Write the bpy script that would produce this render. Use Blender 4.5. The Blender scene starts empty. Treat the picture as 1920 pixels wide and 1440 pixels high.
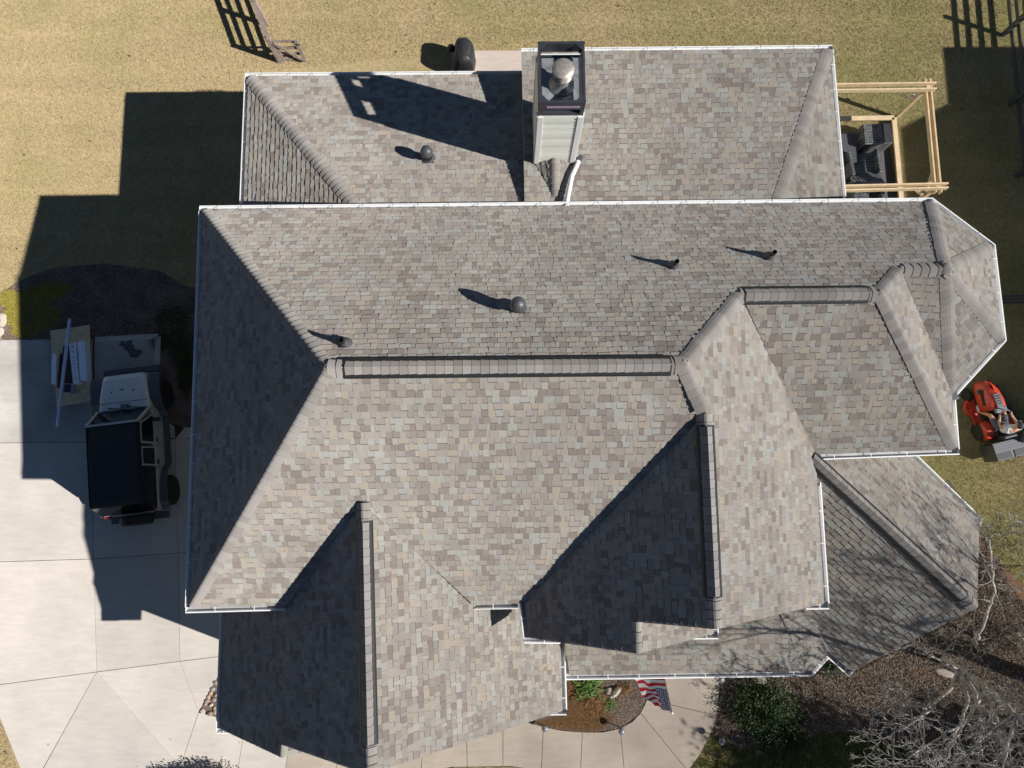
import bpy, math, random
import numpy as np
from mathutils import Vector, Matrix
random.seed(7); rng = np.random.default_rng(7)
SC = bpy.context.scene; COL = SC.collection
PI = math.pi
# ------------------------------------------------------------ camera
CH, F0 = 21.5, 1400.0
def rotm(p, r, y):
    return Matrix.Rotation(y, 3, 'Z') @ Matrix.Rotation(p, 3, 'X') @ Matrix.Rotation(r, 3, 'Y')
RM = rotm(.1381, -.0029, -.0082)
cam = bpy.data.cameras.new('camera'); camo = bpy.data.objects.new('camera', cam); COL.objects.link(camo)
cam.sensor_width = 36; cam.lens = F0/1920*36; cam.clip_end = 500; cam.clip_start = .1
camo.matrix_world = Matrix.Translation((0, 0, CH)) @ RM.to_4x4()
SC.camera = camo
# ------------------------------------------------------------ light
SAZ, SEL = math.radians(20.5), math.radians(37.7)      # sun stands to the right and a little below in plan
w = bpy.data.worlds.new('World'); SC.world = w; w.use_nodes = True
sk = w.node_tree.nodes.new('ShaderNodeTexSky'); sk.sky_type = 'NISHITA'; sk.sun_disc = False
sk.dust_density = .1; sk.air_density = 1.2; sk.ozone_density = 6.; sk.altitude = 300; sk.sun_elevation = SEL; sk.sun_rotation = math.radians(90)+SAZ
bg = w.node_tree.nodes['Background']; bg.inputs[1].default_value = .037
w.node_tree.links.new(sk.outputs[0], bg.inputs[0])
sl = bpy.data.lights.new('sun', 'SUN'); sl.energy = 5.0; sl.angle = math.radians(.5); sl.color = (1, .965, .92)
so = bpy.data.objects.new('sun', sl); COL.objects.link(so)
SD = Vector((math.cos(SEL)*math.cos(SAZ), -math.cos(SEL)*math.sin(SAZ), math.sin(SEL)))
so.rotation_euler = SD.to_track_quat('Z', 'Y').to_euler()
SC.view_settings.view_transform = 'Standard'; SC.view_settings.look = 'None'
SC.view_settings.exposure = .38; SC.view_settings.gamma = 1
SC.render.engine = 'CYCLES'

def at(u, v, z=0.):
    d = RM @ Vector(((u-960)/F0, -(v-720)/F0, -1.)); t = (z-CH)/d.z
    return Vector((0, 0, CH)) + d*t
def atp(u, v, c):                       # pixel ray meets plane z = c0 x + c1 y + c2
    d = RM @ Vector(((u-960)/F0, -(v-720)/F0, -1.))
    t = (c[2]-CH)/(d.z-c[0]*d.x-c[1]*d.y)
    return Vector((0, 0, CH)) + d*t
def pix(p):
    d = RM.transposed() @ (Vector(p)-Vector((0, 0, CH)))
    return 960+F0*d.x/-d.z, 720-F0*d.y/-d.z
# ------------------------------------------------------------ materials
def lin(c):
    return tuple((x/255/12.92 if x/255 <= .04045 else ((x/255+.055)/1.055)**2.4) for x in c)
def mat(name, col, rough=.7, var=.12, scale=20, bump=0., bscale=60, metal=0., spec=.5, big=0., bigs=1.5):
    m = bpy.data.materials.new(name); m.use_nodes = True; nt = m.node_tree; N = nt.nodes; L = nt.links
    b = N['Principled BSDF']; b.inputs['Roughness'].default_value = rough; b.inputs['Metallic'].default_value = metal
    b.inputs['Specular IOR Level'].default_value = spec
    if rough > .8: b.inputs['Diffuse Roughness'].default_value = 1.
    tc = N.new('ShaderNodeNewGeometry')
    n = N.new('ShaderNodeTexNoise'); n.inputs['Scale'].default_value = scale; n.inputs['Detail'].default_value = 6
    L.new(tc.outputs['Position'], n.inputs['Vector'])
    mr = N.new('ShaderNodeMapRange'); mr.inputs[3].default_value = 1-var*2; mr.inputs[4].default_value = 1+var*2
    L.new(n.outputs[0], mr.inputs[0])
    src = mr.outputs[0]
    if big:
        n2 = N.new('ShaderNodeTexNoise'); n2.inputs['Scale'].default_value = bigs; n2.inputs['Detail'].default_value = 4
        L.new(tc.outputs['Position'], n2.inputs['Vector'])
        m2 = N.new('ShaderNodeMapRange'); m2.inputs[1].default_value = .3; m2.inputs[2].default_value = .7
        m2.inputs[3].default_value = 1-big; m2.inputs[4].default_value = 1+big*.6
        L.new(n2.outputs[0], m2.inputs[0])
        mu = N.new('ShaderNodeMath'); mu.operation = 'MULTIPLY'; L.new(src, mu.inputs[0]); L.new(m2.outputs[0], mu.inputs[1]); src = mu.outputs[0]
    vm = N.new('ShaderNodeVectorMath'); vm.operation = 'SCALE'; vm.inputs[0].default_value = col[:3]
    L.new(src, vm.inputs['Scale']); L.new(vm.outputs[0], b.inputs['Base Color'])
    if bump:
        n3 = N.new('ShaderNodeTexNoise'); n3.inputs['Scale'].default_value = bscale; n3.inputs['Detail'].default_value = 4
        L.new(tc.outputs['Position'], n3.inputs['Vector'])
        bp = N.new('ShaderNodeBump'); bp.inputs['Strength'].default_value = bump; bp.inputs['Distance'].default_value = .02
        L.new(n3.outputs[0], bp.inputs['Height']); L.new(bp.outputs[0], b.inputs['Normal'])
    return m
def tintmat(name, cols, rough=.8, var=.12, scale=90, spec=.3, trans=0., big=0.):
    """colour picked per face from a list by the 'tint' attribute"""
    m = mat(name, (1, 1, 1), rough, var, scale, spec=spec, big=big, bigs=.8); nt = m.node_tree; N = nt.nodes; L = nt.links
    a = N.new('ShaderNodeAttribute'); a.attribute_name = 'tint'
    r = N.new('ShaderNodeValToRGB'); r.color_ramp.interpolation = 'CONSTANT'; e = r.color_ramp.elements
    e[0].position = 0; e[0].color = (*cols[0], 1); e[1].position = 1/len(cols); e[1].color = (*cols[1], 1)
    for i in range(2, len(cols)):
        x = e.new(i/len(cols)); x.color = (*cols[i], 1)
    L.new(a.outputs['Fac'], r.inputs[0])
    vm = [n for n in N if n.bl_idname == 'ShaderNodeVectorMath'][0]
    L.new(r.outputs[0], vm.inputs[0])
    return m
K = .74
def sc(c, k=K, sat=.74):
    m = sum(c)/3; return tuple(min(1, x*k) for x in lin([m+(v-m)*sat for v in c]))
M = {}
_P = [(186,179,171),(180,172,164),(193,183,168),(158,147,139),(187,188,182),(188,181,173),(174,166,158),(153,141,134),(192,192,186),(196,184,168),(178,171,163),(182,175,168),(165,155,148),(187,179,172),(172,164,156),(197,195,188)]
_P = [tuple(179*.24*k_+v*.76 for v, k_ in zip(c, (1, .962, .925))) for c in _P]
M['shingle'] = tintmat('asphalt shingle', [tuple(a*b for a, b in zip(sc(c, .74, 1.), (1., .995, .98))) for c in _P], .95, .2, 110, .1, big=.10)
M['band'] = mat('shadow band granules', (.185, .168, .155), .95, .2, 110, spec=.1)
M['felt'] = mat('dark underlay', (.055, .05, .048), .95, .1, spec=.1)
M['trim'] = mat('white trim paint', (.74, .74, .72), .5, .03)
M['cap'] = tintmat('ridge cap shingle', [sc(c, .71) for c in [(182,173,165),(176,167,159),(188,179,170),(170,161,153),(184,176,168)]], .95, .16, 150, .1, big=.06)
M['ventdark'] = mat('black vent plastic', (.015, .016, .018), .6, .1)
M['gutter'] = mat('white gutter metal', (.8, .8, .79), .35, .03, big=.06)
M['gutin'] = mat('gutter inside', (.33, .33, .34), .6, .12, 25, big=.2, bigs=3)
M['siding'] = mat('pale siding', (.60, .61, .54), .6, .04, 12); M['lap'] = tintmat('lap siding boards', [(.60,.61,.54),(.66,.67,.60),(.54,.55,.485),(.62,.62,.56)], .6, .04, 12)
M['brick'] = mat('brick wall', (.28, .17, .12), .8, .15, 30)
M['chim'] = mat('dark chimney metal', (.04, .042, .05), .4, .15, 14, metal=.0, big=.2, bigs=4)
M['chimin'] = mat('grey galvanised pan', (.30, .31, .33), .42, .12, 10, metal=.35, big=.3, bigs=5)
M['steel'] = mat('weathered steel', (.52, .46, .40), .42, .12, 30, metal=.6, big=.25, bigs=16)
M['plastic'] = mat('black plastic', (.035, .036, .04), .45, .12)
M['rubber'] = mat('black rubber', (.018, .018, .019), .8, .1)
M['darkmetal'] = mat('dark grey metal', (.07, .072, .08), .45, .15, 25)
M['pipe'] = mat('black vent pipe', (.02, .02, .022), .5, .1)
M['pvc'] = mat('white painted downspout', (.82, .82, .82), .4, .03)
M['purple'] = mat('pink strip', (.30, .20, .28), .7, .2, 40)

# ---- ground
def groundmat(name, lawn=True):
    m = bpy.data.materials.new(name); m.use_nodes = True; nt = m.node_tree; N = nt.nodes; L = nt.links
    b = N['Principled BSDF']; b.inputs['Diffuse Roughness'].default_value = 1.; b.inputs['Roughness'].default_value = 1; b.inputs['Specular IOR Level'].default_value = .05
    g = N.new('ShaderNodeNewGeometry'); sep = N.new('ShaderNodeSeparateXYZ'); L.new(g.outputs['Position'], sep.inputs[0])
    def noise(s, d=5, r=.6):
        n = N.new('ShaderNodeTexNoise'); n.inputs['Scale'].default_value = s; n.inputs['Detail'].default_value = d
        n.inputs['Roughness'].default_value = r; L.new(g.outputs['Position'], n.inputs['Vector']); return n.outputs[0]
    def mrange(x, a, c, d, e):
        r = N.new('ShaderNodeMapRange'); L.new(x, r.inputs[0])
        for i, v in enumerate((a, c, d, e)): r.inputs[i+1].default_value = v
        return r.outputs[0]
    def mth(op, a, c):
        o = N.new('ShaderNodeMath'); o.operation = op
        for i, v in enumerate((a, c)):
            if isinstance(v, (int, float)): o.inputs[i].default_value = v
            else: L.new(v, o.inputs[i])
        return o.outputs[0]
    def mix(f, a, c):
        o = N.new('ShaderNodeMix'); o.data_type = 'RGBA'; L.new(f, o.inputs[0])
        for i, v in ((6, a), (7, c)):
            if isinstance(v, tuple): o.inputs[i].default_value = (*v, 1)
            else: L.new(v, o.inputs[i])
        return o.outputs[2]
    # greener towards the right (x) and in patches
    gx = mrange(sep.outputs[0], -7, 13, 0, .55)
    gy = mrange(sep.outputs[1], 2, -8, 0, .55)
    gn = mrange(noise(.45, 4), .35, .68, -.35, .5)
    gf = mth('ADD', mth('ADD', gx, gn), mth('MULTIPLY', gy, mrange(sep.outputs[0], 5, 9, 0, 1)))
    cl = N.new('ShaderNodeClamp'); L.new(gf, cl.inputs[0])
    tan = (.455, .358, .20); grn = (.32, .295, .12)
    c = mix(cl.outputs[0], tan, grn)
    c = mix(mrange(noise(.9, 6), .55, .75, 0, .38), c, (.48, .385, .235))
    c = mix(mrange(noise(2.6, 6), .5, .8, 0, .30), c, (.30, .22, .11))
    f = mrange(noise(48, 4, .8), .32, .68, .58, 1.36)
    f2 = mrange(noise(9, 6, .7), .35, .65, .80, 1.20)
    mp = N.new('ShaderNodeMapping'); mp.inputs['Scale'].default_value = (.12, 1.6, 1); mp.inputs['Rotation'].default_value = (0, 0, .25); L.new(g.outputs['Position'], mp.inputs[0])
    ns = N.new('ShaderNodeTexNoise'); ns.inputs['Scale'].default_value = 1.; ns.inputs['Detail'].default_value = 3; L.new(mp.outputs[0], ns.inputs['Vector'])
    f2 = mth('MULTIPLY', f2, mrange(ns.outputs[0], .3, .7, .90, 1.09))
    vm = N.new('ShaderNodeVectorMath'); vm.operation = 'SCALE'; L.new(c, vm.inputs[0]); L.new(mth('MULTIPLY', f, f2), vm.inputs['Scale'])
    L.new(vm.outputs[0], b.inputs['Base Color'])
    if lawn:
        bp = N.new('ShaderNodeBump'); bp.inputs['Strength'].default_value = .8; bp.inputs['Distance'].default_value = .03
        L.new(noise(38, 5, .8), bp.inputs['Height']); L.new(bp.outputs[0], b.inputs['Normal'])
    else:
        a = N.new('ShaderNodeAttribute'); a.attribute_name = 'tint'
        v2 = N.new('ShaderNodeVectorMath'); v2.operation = 'SCALE'; L.new(c, v2.inputs[0]); L.new(mrange(a.outputs['Fac'], 0, 1, .62, 1.75), v2.inputs['Scale'])
        L.new(v2.outputs[0], b.inputs['Base Color'])
    return m
M['lawn'] = groundmat('lawn'); M['blade'] = groundmat('grass blade', False)
def concrete(name, col, big=.1, spk=.06):
    m = mat(name, col, .85, spk, 130, .12, 200, big=big, bigs=.7, spec=.25); nt = m.node_tree; N = nt.nodes; L = nt.links
    g = [n for n in N if n.bl_idname == 'ShaderNodeNewGeometry'][0]
    mp = N.new('ShaderNodeMapping'); mp.inputs['Scale'].default_value = (1.2, 6, 1); mp.inputs['Rotation'].default_value = (0, 0, .6)
    L.new(g.outputs['Position'], mp.inputs[0])
    n = N.new('ShaderNodeTexNoise'); n.inputs['Scale'].default_value = 1.3; n.inputs['Detail'].default_value = 8; n.inputs['Roughness'].default_value = .7
    L.new(mp.outputs[0], n.inputs['Vector'])
    r = N.new('ShaderNodeMapRange'); r.inputs[1].default_value = .3; r.inputs[2].default_value = .7; r.inputs[3].default_value = .90; r.inputs[4].default_value = 1.05
    L.new(n.outputs[0], r.inputs[0])
    vm = [x for x in N if x.bl_idname == 'ShaderNodeVectorMath'][0]
    vo = N.new('ShaderNodeTexVoronoi'); vo.inputs['Scale'].default_value = 1.1; L.new(g.outputs['Position'], vo.inputs['Vector'])
    vr = N.new('ShaderNodeMapRange'); vr.inputs[1].default_value = .02; vr.inputs[2].default_value = .05; vr.inputs[3].default_value = .72; vr.inputs[4].default_value = 1.; L.new(vo.outputs['Distance'], vr.inputs[0])
    n4 = N.new('ShaderNodeTexNoise'); n4.inputs['Scale'].default_value = .55; n4.inputs['Detail'].default_value = 9; n4.inputs['Roughness'].default_value = .75; L.new(g.outputs['Position'], n4.inputs['Vector'])
    ab = N.new('ShaderNodeMath'); ab.operation = 'SUBTRACT'; ab.inputs[1].default_value = .5; L.new(n4.outputs[0], ab.inputs[0]); a2 = N.new('ShaderNodeMath'); a2.operation = 'ABSOLUTE'; L.new(ab.outputs[0], a2.inputs[0])
    cr_ = N.new('ShaderNodeMapRange'); cr_.inputs[1].default_value = 0; cr_.inputs[2].default_value = .0035; cr_.inputs[3].default_value = .86; cr_.inputs[4].default_value = 1.; L.new(a2.outputs[0], cr_.inputs[0])
    m1 = N.new('ShaderNodeMath'); m1.operation = 'MULTIPLY'; L.new(vr.outputs[0], m1.inputs[0]); L.new(cr_.outputs[0], m1.inputs[1])
    m3 = N.new('ShaderNodeMath'); m3.operation = 'MULTIPLY'; L.new(m1.outputs[0], m3.inputs[0]); L.new(r.outputs[0], m3.inputs[1])
    v2 = N.new('ShaderNodeVectorMath'); v2.operation = 'SCALE'; L.new(vm.outputs[0], v2.inputs[0]); L.new(m3.outputs[0], v2.inputs['Scale'])
    L.new(v2.outputs[0], N['Principled BSDF'].inputs['Base Color'])
    return m
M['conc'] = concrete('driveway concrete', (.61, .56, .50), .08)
M['concpad'] = concrete('stained driveway concrete', (.49, .465, .43), .24, .1)
M['walk'] = concrete('walkway concrete', (.50, .43, .355), .16, .16)
M['patio'] = concrete('patio concrete', (.58, .50, .44), .05)
M['stain'] = mat('oil stain', (.10, .085, .075), .7, .2, 20)
M['joint'] = mat('dark joint', (.05, .045, .035), .95, .2)
M['mulch'] = mat('bark mulch', (.19, .145, .115), 1, .3, 45, 1., 40, big=.35, bigs=2, spec=.1)
M['litter'] = tintmat('leaf litter', [(.21,.16,.125),(.29,.225,.18),(.13,.10,.08),(.38,.31,.25),(.30,.18,.10),(.18,.145,.12),(.46,.39,.33),(.10,.075,.06)], 1, .1)
M['clay'] = mat('red clay', (.30, .155, .08), 1, .2, 20, .5, 30)
M['moss'] = tintmat('moss ground cover', [(.30,.26,.04),(.44,.36,.06),(.17,.19,.03),(.52,.40,.10)], 1, .1)
M['dkgreen'] = tintmat('evergreen leaf', [(.02,.04,.012),(.03,.058,.016),(.045,.075,.022),(.016,.028,.01),(.06,.09,.03)], .6, .1, spec=.25)
M['ltgreen'] = tintmat('bright green leaf', [(.05,.11,.018),(.09,.16,.03),(.035,.07,.015),(.13,.18,.045)], .5, .1)
M['purpleleaf'] = tintmat('dark purple leaf', [(.05,.045,.075),(.09,.085,.13),(.035,.025,.04),(.12,.06,.06)], .5, .1)
M['straw'] = tintmat('orange pine straw', [(.30,.15,.05),(.22,.11,.04),(.38,.21,.09),(.16,.09,.045)], 1, .1)
M['bark'] = mat('pale lichen bark', (.47, .43, .38), .9, .3, 14, .5, 40, big=.3, bigs=9)
M['wood'] = mat('new pine lumber', (.62, .47, .29), .7, .12, 18, big=.12, bigs=5)
M['oldwood'] = mat('weathered brown wood', (.25, .195, .16), .85, .22, 28, big=.25, bigs=7)
M['wicker'] = mat('black wicker', (.05, .05, .053), .38, .5, 70, 1., 90, spec=.7)
M['stone'] = mat('pale landscape stone', (.50, .44, .37), .85, .2, 14, .5, 20)

# ------------------------------------------------------------ mesh helpers
def link(name, me, parent=None, loc=None, rz=0):
    o = bpy.data.objects.new(name, me); COL.objects.link(o)
    if parent: o.parent = parent
    if loc is not None: o.location = loc
    if rz: o.rotation_euler = (0, 0, rz)
    return o
def tag(o, label=None, cat=None, group=None, kind=None):
    if label: o['label'] = label
    if cat: o['category'] = cat
    if group: o['group'] = group
    if kind: o['kind'] = kind
    return o
def empty(name, label, cat, loc=(0, 0, 0), rz=0, group=None):
    return tag(link(name, None, None, loc, rz), label, cat, group)
class MB:
    def __init__(s): s.v = []; s.f = []; s.m = []; s.t = []; s.T = Matrix()
    def add(s, vs, fs, mi=0, t=0.):
        n = len(s.v); s.v += [tuple(s.T @ Vector(p)) for p in vs]
        for f in fs: s.f.append(tuple(i+n for i in f)); s.m.append(mi); s.t.append(t)
    def box(s, c, d, rz=0, mi=0, M4=None, t=0.):
        x, y, z = [a/2 for a in d]
        P = [Vector((sx*x, sy*y, sz*z)) for sz in (-1, 1) for sy in (-1, 1) for sx in (-1, 1)]
        R = M4 if M4 is not None else Matrix.Rotation(rz, 4, 'Z')
        s.add([R @ p + Vector(c) for p in P], [(0,2,3,1),(4,5,7,6),(0,1,5,4),(1,3,7,5),(3,2,6,7),(2,0,4,6)], mi, t)
    def beam(s, a, b, wd, ht, mi=0):
        a = Vector(a); b = Vector(b); d = (b-a); L = d.length; d.normalize()
        sx = d.cross(Vector((0, 0, 1)));
        if sx.length < 1e-3: sx = Vector((1, 0, 0))
        sx.normalize(); up = sx.cross(d)
        R = Matrix((sx, d, up)).transposed().to_4x4()
        s.box((a+b)/2, (wd, L, ht), M4=R, mi=mi)
    def tube(s, pts, rs, n=8, mi=0, cap=True, t=0.):
        pts = [Vector(p) for p in pts]; vs = []; fs = []
        up = Vector((.13, .21, 1)).normalized()
        for i, p in enumerate(pts):
            d = (pts[min(i+1, len(pts)-1)]-pts[max(i-1, 0)]).normalized()
            a = d.cross(up)
            if a.length < 1e-2: a = d.cross(Vector((1, 0, 0)))
            a.normalize(); b = d.cross(a)
            r = rs[i] if isinstance(rs, (list, tuple)) else rs
            for k in range(n):
                an = 2*PI*k/n; vs.append(p+a*math.cos(an)*r+b*math.sin(an)*r)
        for i in range(len(pts)-1):
            for k in range(n):
                k2 = (k+1) % n; fs.append((i*n+k, i*n+k2, (i+1)*n+k2, (i+1)*n+k))
        if cap: fs.append(tuple(range(n))); fs.append(tuple(range((len(pts)-1)*n, len(pts)*n)))
        s.add(vs, fs, mi, t)
    def lathe(s, prof, c=(0, 0, 0), n=20, mi=0, R=None):
        vs = []; fs = []
        for (r, z) in prof:
            for k in range(n):
                a = 2*PI*k/n; p = Vector((r*math.cos(a), r*math.sin(a), z))
                vs.append((R @ p if R is not None else p)+Vector(c))
        for i in range(len(prof)-1):
            for k in range(n):
                k2 = (k+1) % n; fs.append((i*n+k, i*n+k2, (i+1)*n+k2, (i+1)*n+k))
        fs.append(tuple(range(n))[::-1]); fs.append(tuple(range((len(prof)-1)*n, len(prof)*n)))
        s.add(vs, fs, mi)
    def prism(s, poly, z0, z1, mi=0):
        n = len(poly)
        vs = [(p[0], p[1], z0) for p in poly]+[(p[0], p[1], z1) for p in poly]
        s.add(vs, [tuple(range(n))[::-1], tuple(range(n, 2*n))]+[(i, (i+1) % n, n+(i+1) % n, n+i) for i in range(n)], mi)
    def ball(s, c, r, n=10, m=6, mi=0, jit=0., t=0.):
        r = r if isinstance(r, (tuple, list)) else (r, r, r); vs = [];fs = []
        for i in range(m+1):
            th = PI*i/m
            for k in range(n):
                ph = 2*PI*k/n; j = 1+random.uniform(-jit, jit)
                vs.append((c[0]+r[0]*j*math.sin(th)*math.cos(ph), c[1]+r[1]*j*math.sin(th)*math.sin(ph), c[2]+r[2]*j*math.cos(th)))
        for i in range(m):
            for k in range(n):
                k2 = (k+1) % n; fs.append((i*n+k, (i+1)*n+k, (i+1)*n+k2, i*n+k2))
        s.add(vs, fs, mi, t)
    def mesh(s, name, mats, smooth=False):
        me = bpy.data.meshes.new(name); me.from_pydata(s.v, [], s.f)
        for m in (mats if isinstance(mats, (list, tuple)) else [mats]): me.materials.append(M[m] if isinstance(m, str) else m)
        me.polygons.foreach_set('material_index', s.m)
        if any(s.t):
            a = me.attributes.new('tint', 'FLOAT', 'FACE'); a.data.foreach_set('value', s.t)
        if smooth: me.polygons.foreach_set('use_smooth', [True]*len(s.f))
        me.update(); return me
    def build(s, name, mats, parent=None, smooth=False, bevel=0., loc=None, rz=0):
        o = link(name, s.mesh(name, mats, smooth), parent, loc, rz)
        if bevel:
            b = o.modifiers.new('bevel', 'BEVEL'); b.width = bevel; b.segments = 2; b.limit_method = 'ANGLE'
        return o
def inpoly(x, y, P):
    c = False; j = len(P)-1
    for i in range(len(P)):
        xi, yi = P[i][:2]; xj, yj = P[j][:2]
        if (yi > y) != (yj > y) and x < (xj-xi)*(y-yi)/(yj-yi)+xi: c = not c
        j = i
    return c
def inpoly_np(x, y, P):
    c = np.zeros(len(x), bool); j = len(P)-1
    for i in range(len(P)):
        xi, yi = P[i][:2]; xj, yj = P[j][:2]
        if yi != yj: c ^= ((yi > y) != (yj > y)) & (x < (xj-xi)*(y-yi)/(yj-yi)+xi)
        j = i
    return c
def np_mesh(name, V, nper, mats, tint, parent=None):
    """many separate polygons of nper verts; V (k*nper,3)"""
    k = len(V)//nper; me = bpy.data.meshes.new(name)
    me.vertices.add(len(V)); me.vertices.foreach_set('co', V.astype(np.float32).ravel())
    me.loops.add(len(V)); me.loops.foreach_set('vertex_index', np.arange(len(V), dtype=np.int32))
    me.polygons.add(k); me.polygons.foreach_set('loop_start', np.arange(0, len(V), nper, dtype=np.int32))
    me.polygons.foreach_set('loop_total', np.full(k, nper, dtype=np.int32))
    me.materials.append(M[mats] if isinstance(mats, str) else mats); a = me.attributes.new('tint', 'FLOAT', 'FACE'); a.data.foreach_set('value', tint.astype(np.float32))
    me.update(); me.validate(); return link(name, me, parent)

# ------------------------------------------------------------ roof geometry
RP = {
  'A': (-6.486, 5.916, 6.231),
  'B': (-6.359, -2.295, 6.218),
  'L': (-2.944, 1.951, 9.523),
  'M': (2.846, 1.958, 9.518),
  'B1': (-4.504, -2.277, 6.104),
  'B2': (-0.746, -2.308, 6.053),
  'C1': (0.289, -2.273, 6.216),
  'W0': (3.297, 1.204, 8.988),
  'W1': (3.347, -2.315, 8.902),
  'WR': (6.233, -2.336, 6.224),
  'WR0': (6.218, 0.621, 6.234),
  'R2a': (4.245, 3.453, 8.265),
  'N1': (2.212, -2.904, 7.886),
  'N0': (2.226, -2.358, 7.909),
  'NL': (0.355, -2.934, 6.232),
  'NR': (4.000, -2.887, 6.228),
  'NRb': (3.996, -2.499, 6.232),
  'R2b': (6.786, 3.462, 8.267),
  'VF': (9.107, 0.705, 6.231),
  'VB': (9.118, 1.825, 6.234),
  'R3': (7.471, 4.056, 7.772),
  'P3': (8.325, 4.041, 7.803),
  'K2': (10.297, 3.004, 6.230),
  'K1': (10.267, 4.988, 6.230),
  'E': (9.095, 5.980, 6.226),
  'G0': (-2.647, -0.248, 7.859),
  'G1': (-2.452, -4.844, 7.899),
  'GN0': (-4.529, -4.986, 5.895),
  'GN1': (-4.539, -5.231, 5.904),
  'GL1': (-6.457, -5.238, 4.048),
  'GLb': (-6.483, -2.168, 4.058),
  'GR1': (1.123, -4.912, 4.061),
  'GRb': (1.094, -2.473, 4.048),
  'GNR': (-3.658, -5.321, 4.048),
  'GNRb': (-3.664, -5.017, 4.052),
}

def clip(poly, a, b, c):               # keep a*x+b*y<=c
    out = []
    for i in range(len(poly)):
        p, q = poly[i], poly[(i+1) % len(poly)]
        dp, dq = a*p[0]+b*p[1]-c, a*q[0]+b*q[1]-c
        if dp <= 0: out.append(p)
        if (dp < 0 < dq) or (dq < 0 < dp):
            t = dp/(dp-dq); out.append((p[0]+(q[0]-p[0])*t, p[1]+(q[1]-p[1])*t))
    return out
def area(p): return abs(sum(p[i][0]*p[(i+1) % len(p)][1]-p[(i+1) % len(p)][0]*p[i][1] for i in range(len(p))))/2
def fit(P):
    A = np.array([[p[0], p[1], 1.] for p in P]); z = np.array([p[2] for p in P])
    return np.linalg.lstsq(A, z, rcond=None)[0]
EXPO = .136
PL = {}
def roof_face(key, P, parent, label=None, over=.0):
    c = fit(P); PL[key] = c; a, b = c[0], c[1]; g = math.hypot(a, b); cs = 1/math.sqrt(1+g*g)
    h = (a/g, b/g); u = (h[1], -h[0]); n = Vector((-a, -b, 1)).normalized()
    uv = [(p[0]*u[0]+p[1]*u[1], (p[0]*h[0]+p[1]*h[1])/cs) for p in P]
    def w3(q, off):
        x = u[0]*q[0]+h[0]*q[1]*cs; y = u[1]*q[0]+h[1]*q[1]*cs
        return Vector((x, y, a*x+b*y+c[2]))+n*off
    mb = MB(); k = len(uv)
    if sum(uv[i][0]*uv[(i+1) % k][1]-uv[(i+1) % k][0]*uv[i][1] for i in range(k)) < 0: uv = uv[::-1]
    # deck slab
    top = [w3(q, 0) for q in uv]; bot = [p-Vector((0, 0, .14)) for p in top]
    mb.add(top+bot, [tuple(range(k))], 1); mb.add(top+bot, [tuple(range(k, 2*k))[::-1]]+[(i, k+i, k+(i+1) % k, (i+1) % k) for i in range(k)], 2)
    v0 = min(q[1] for q in uv); v1 = max(q[1] for q in uv); u0 = min(q[0] for q in uv); u1 = max(q[0] for q in uv)
    r = random.Random(key); v = v0-.012; row = 0
    while v < v1:
        e = EXPO+r.uniform(-.004, .004)
        strip = clip(clip(uv, 0, -1, -v), 0, 1, v+e)
        x = u0-r.random()*.4; thick = r.random() < .5; prev = -1
        if len(strip) >= 3:
            while x < u1:
                wd = r.choice([.07, .09, .11, .12, .14, .16, .19])+r.uniform(-.015, .015)
                ti = r.random()
                if r.random() < .08 and prev >= 0: ti = prev
                prev = ti
                q = clip(clip(clip(strip, 0, -1, -(v+(.026 if thick and r.random() < .8 else .003)+r.uniform(0, .004))), -1, 0, -(x+.0015)), 1, 0, x+wd-.0015)
                if len(q) >= 3 and area(q) > 2e-4:
                    t = (.019 if thick else .011)+r.uniform(-.001, .001); thick = not thick
                    tp = [w3(p, t+(.002-t)*max(0, min(1, (p[1]-v)/e))) for p in q]; bs = [w3(p, -.001) for p in q]
                    m = len(q); mb.add(tp+bs, [tuple(range(m))], 0, max(.001, ti))
                    mb.add(tp+bs, [(i, m+i, m+(i+1) % m, (i+1) % m) for i in range(m) if not (q[i][1] > v+e-.002 and q[(i+1) % m][1] > v+e-.002)], 0, max(.001, ti))
                x += wd
        v += e; row += 1
    # shared-vertex duplicates are harmless: every tab is its own shell
    o = mb.build('roof_slope', ['shingle', 'band', 'trim'], parent)
    if label: o['label'] = label
    return o
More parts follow.
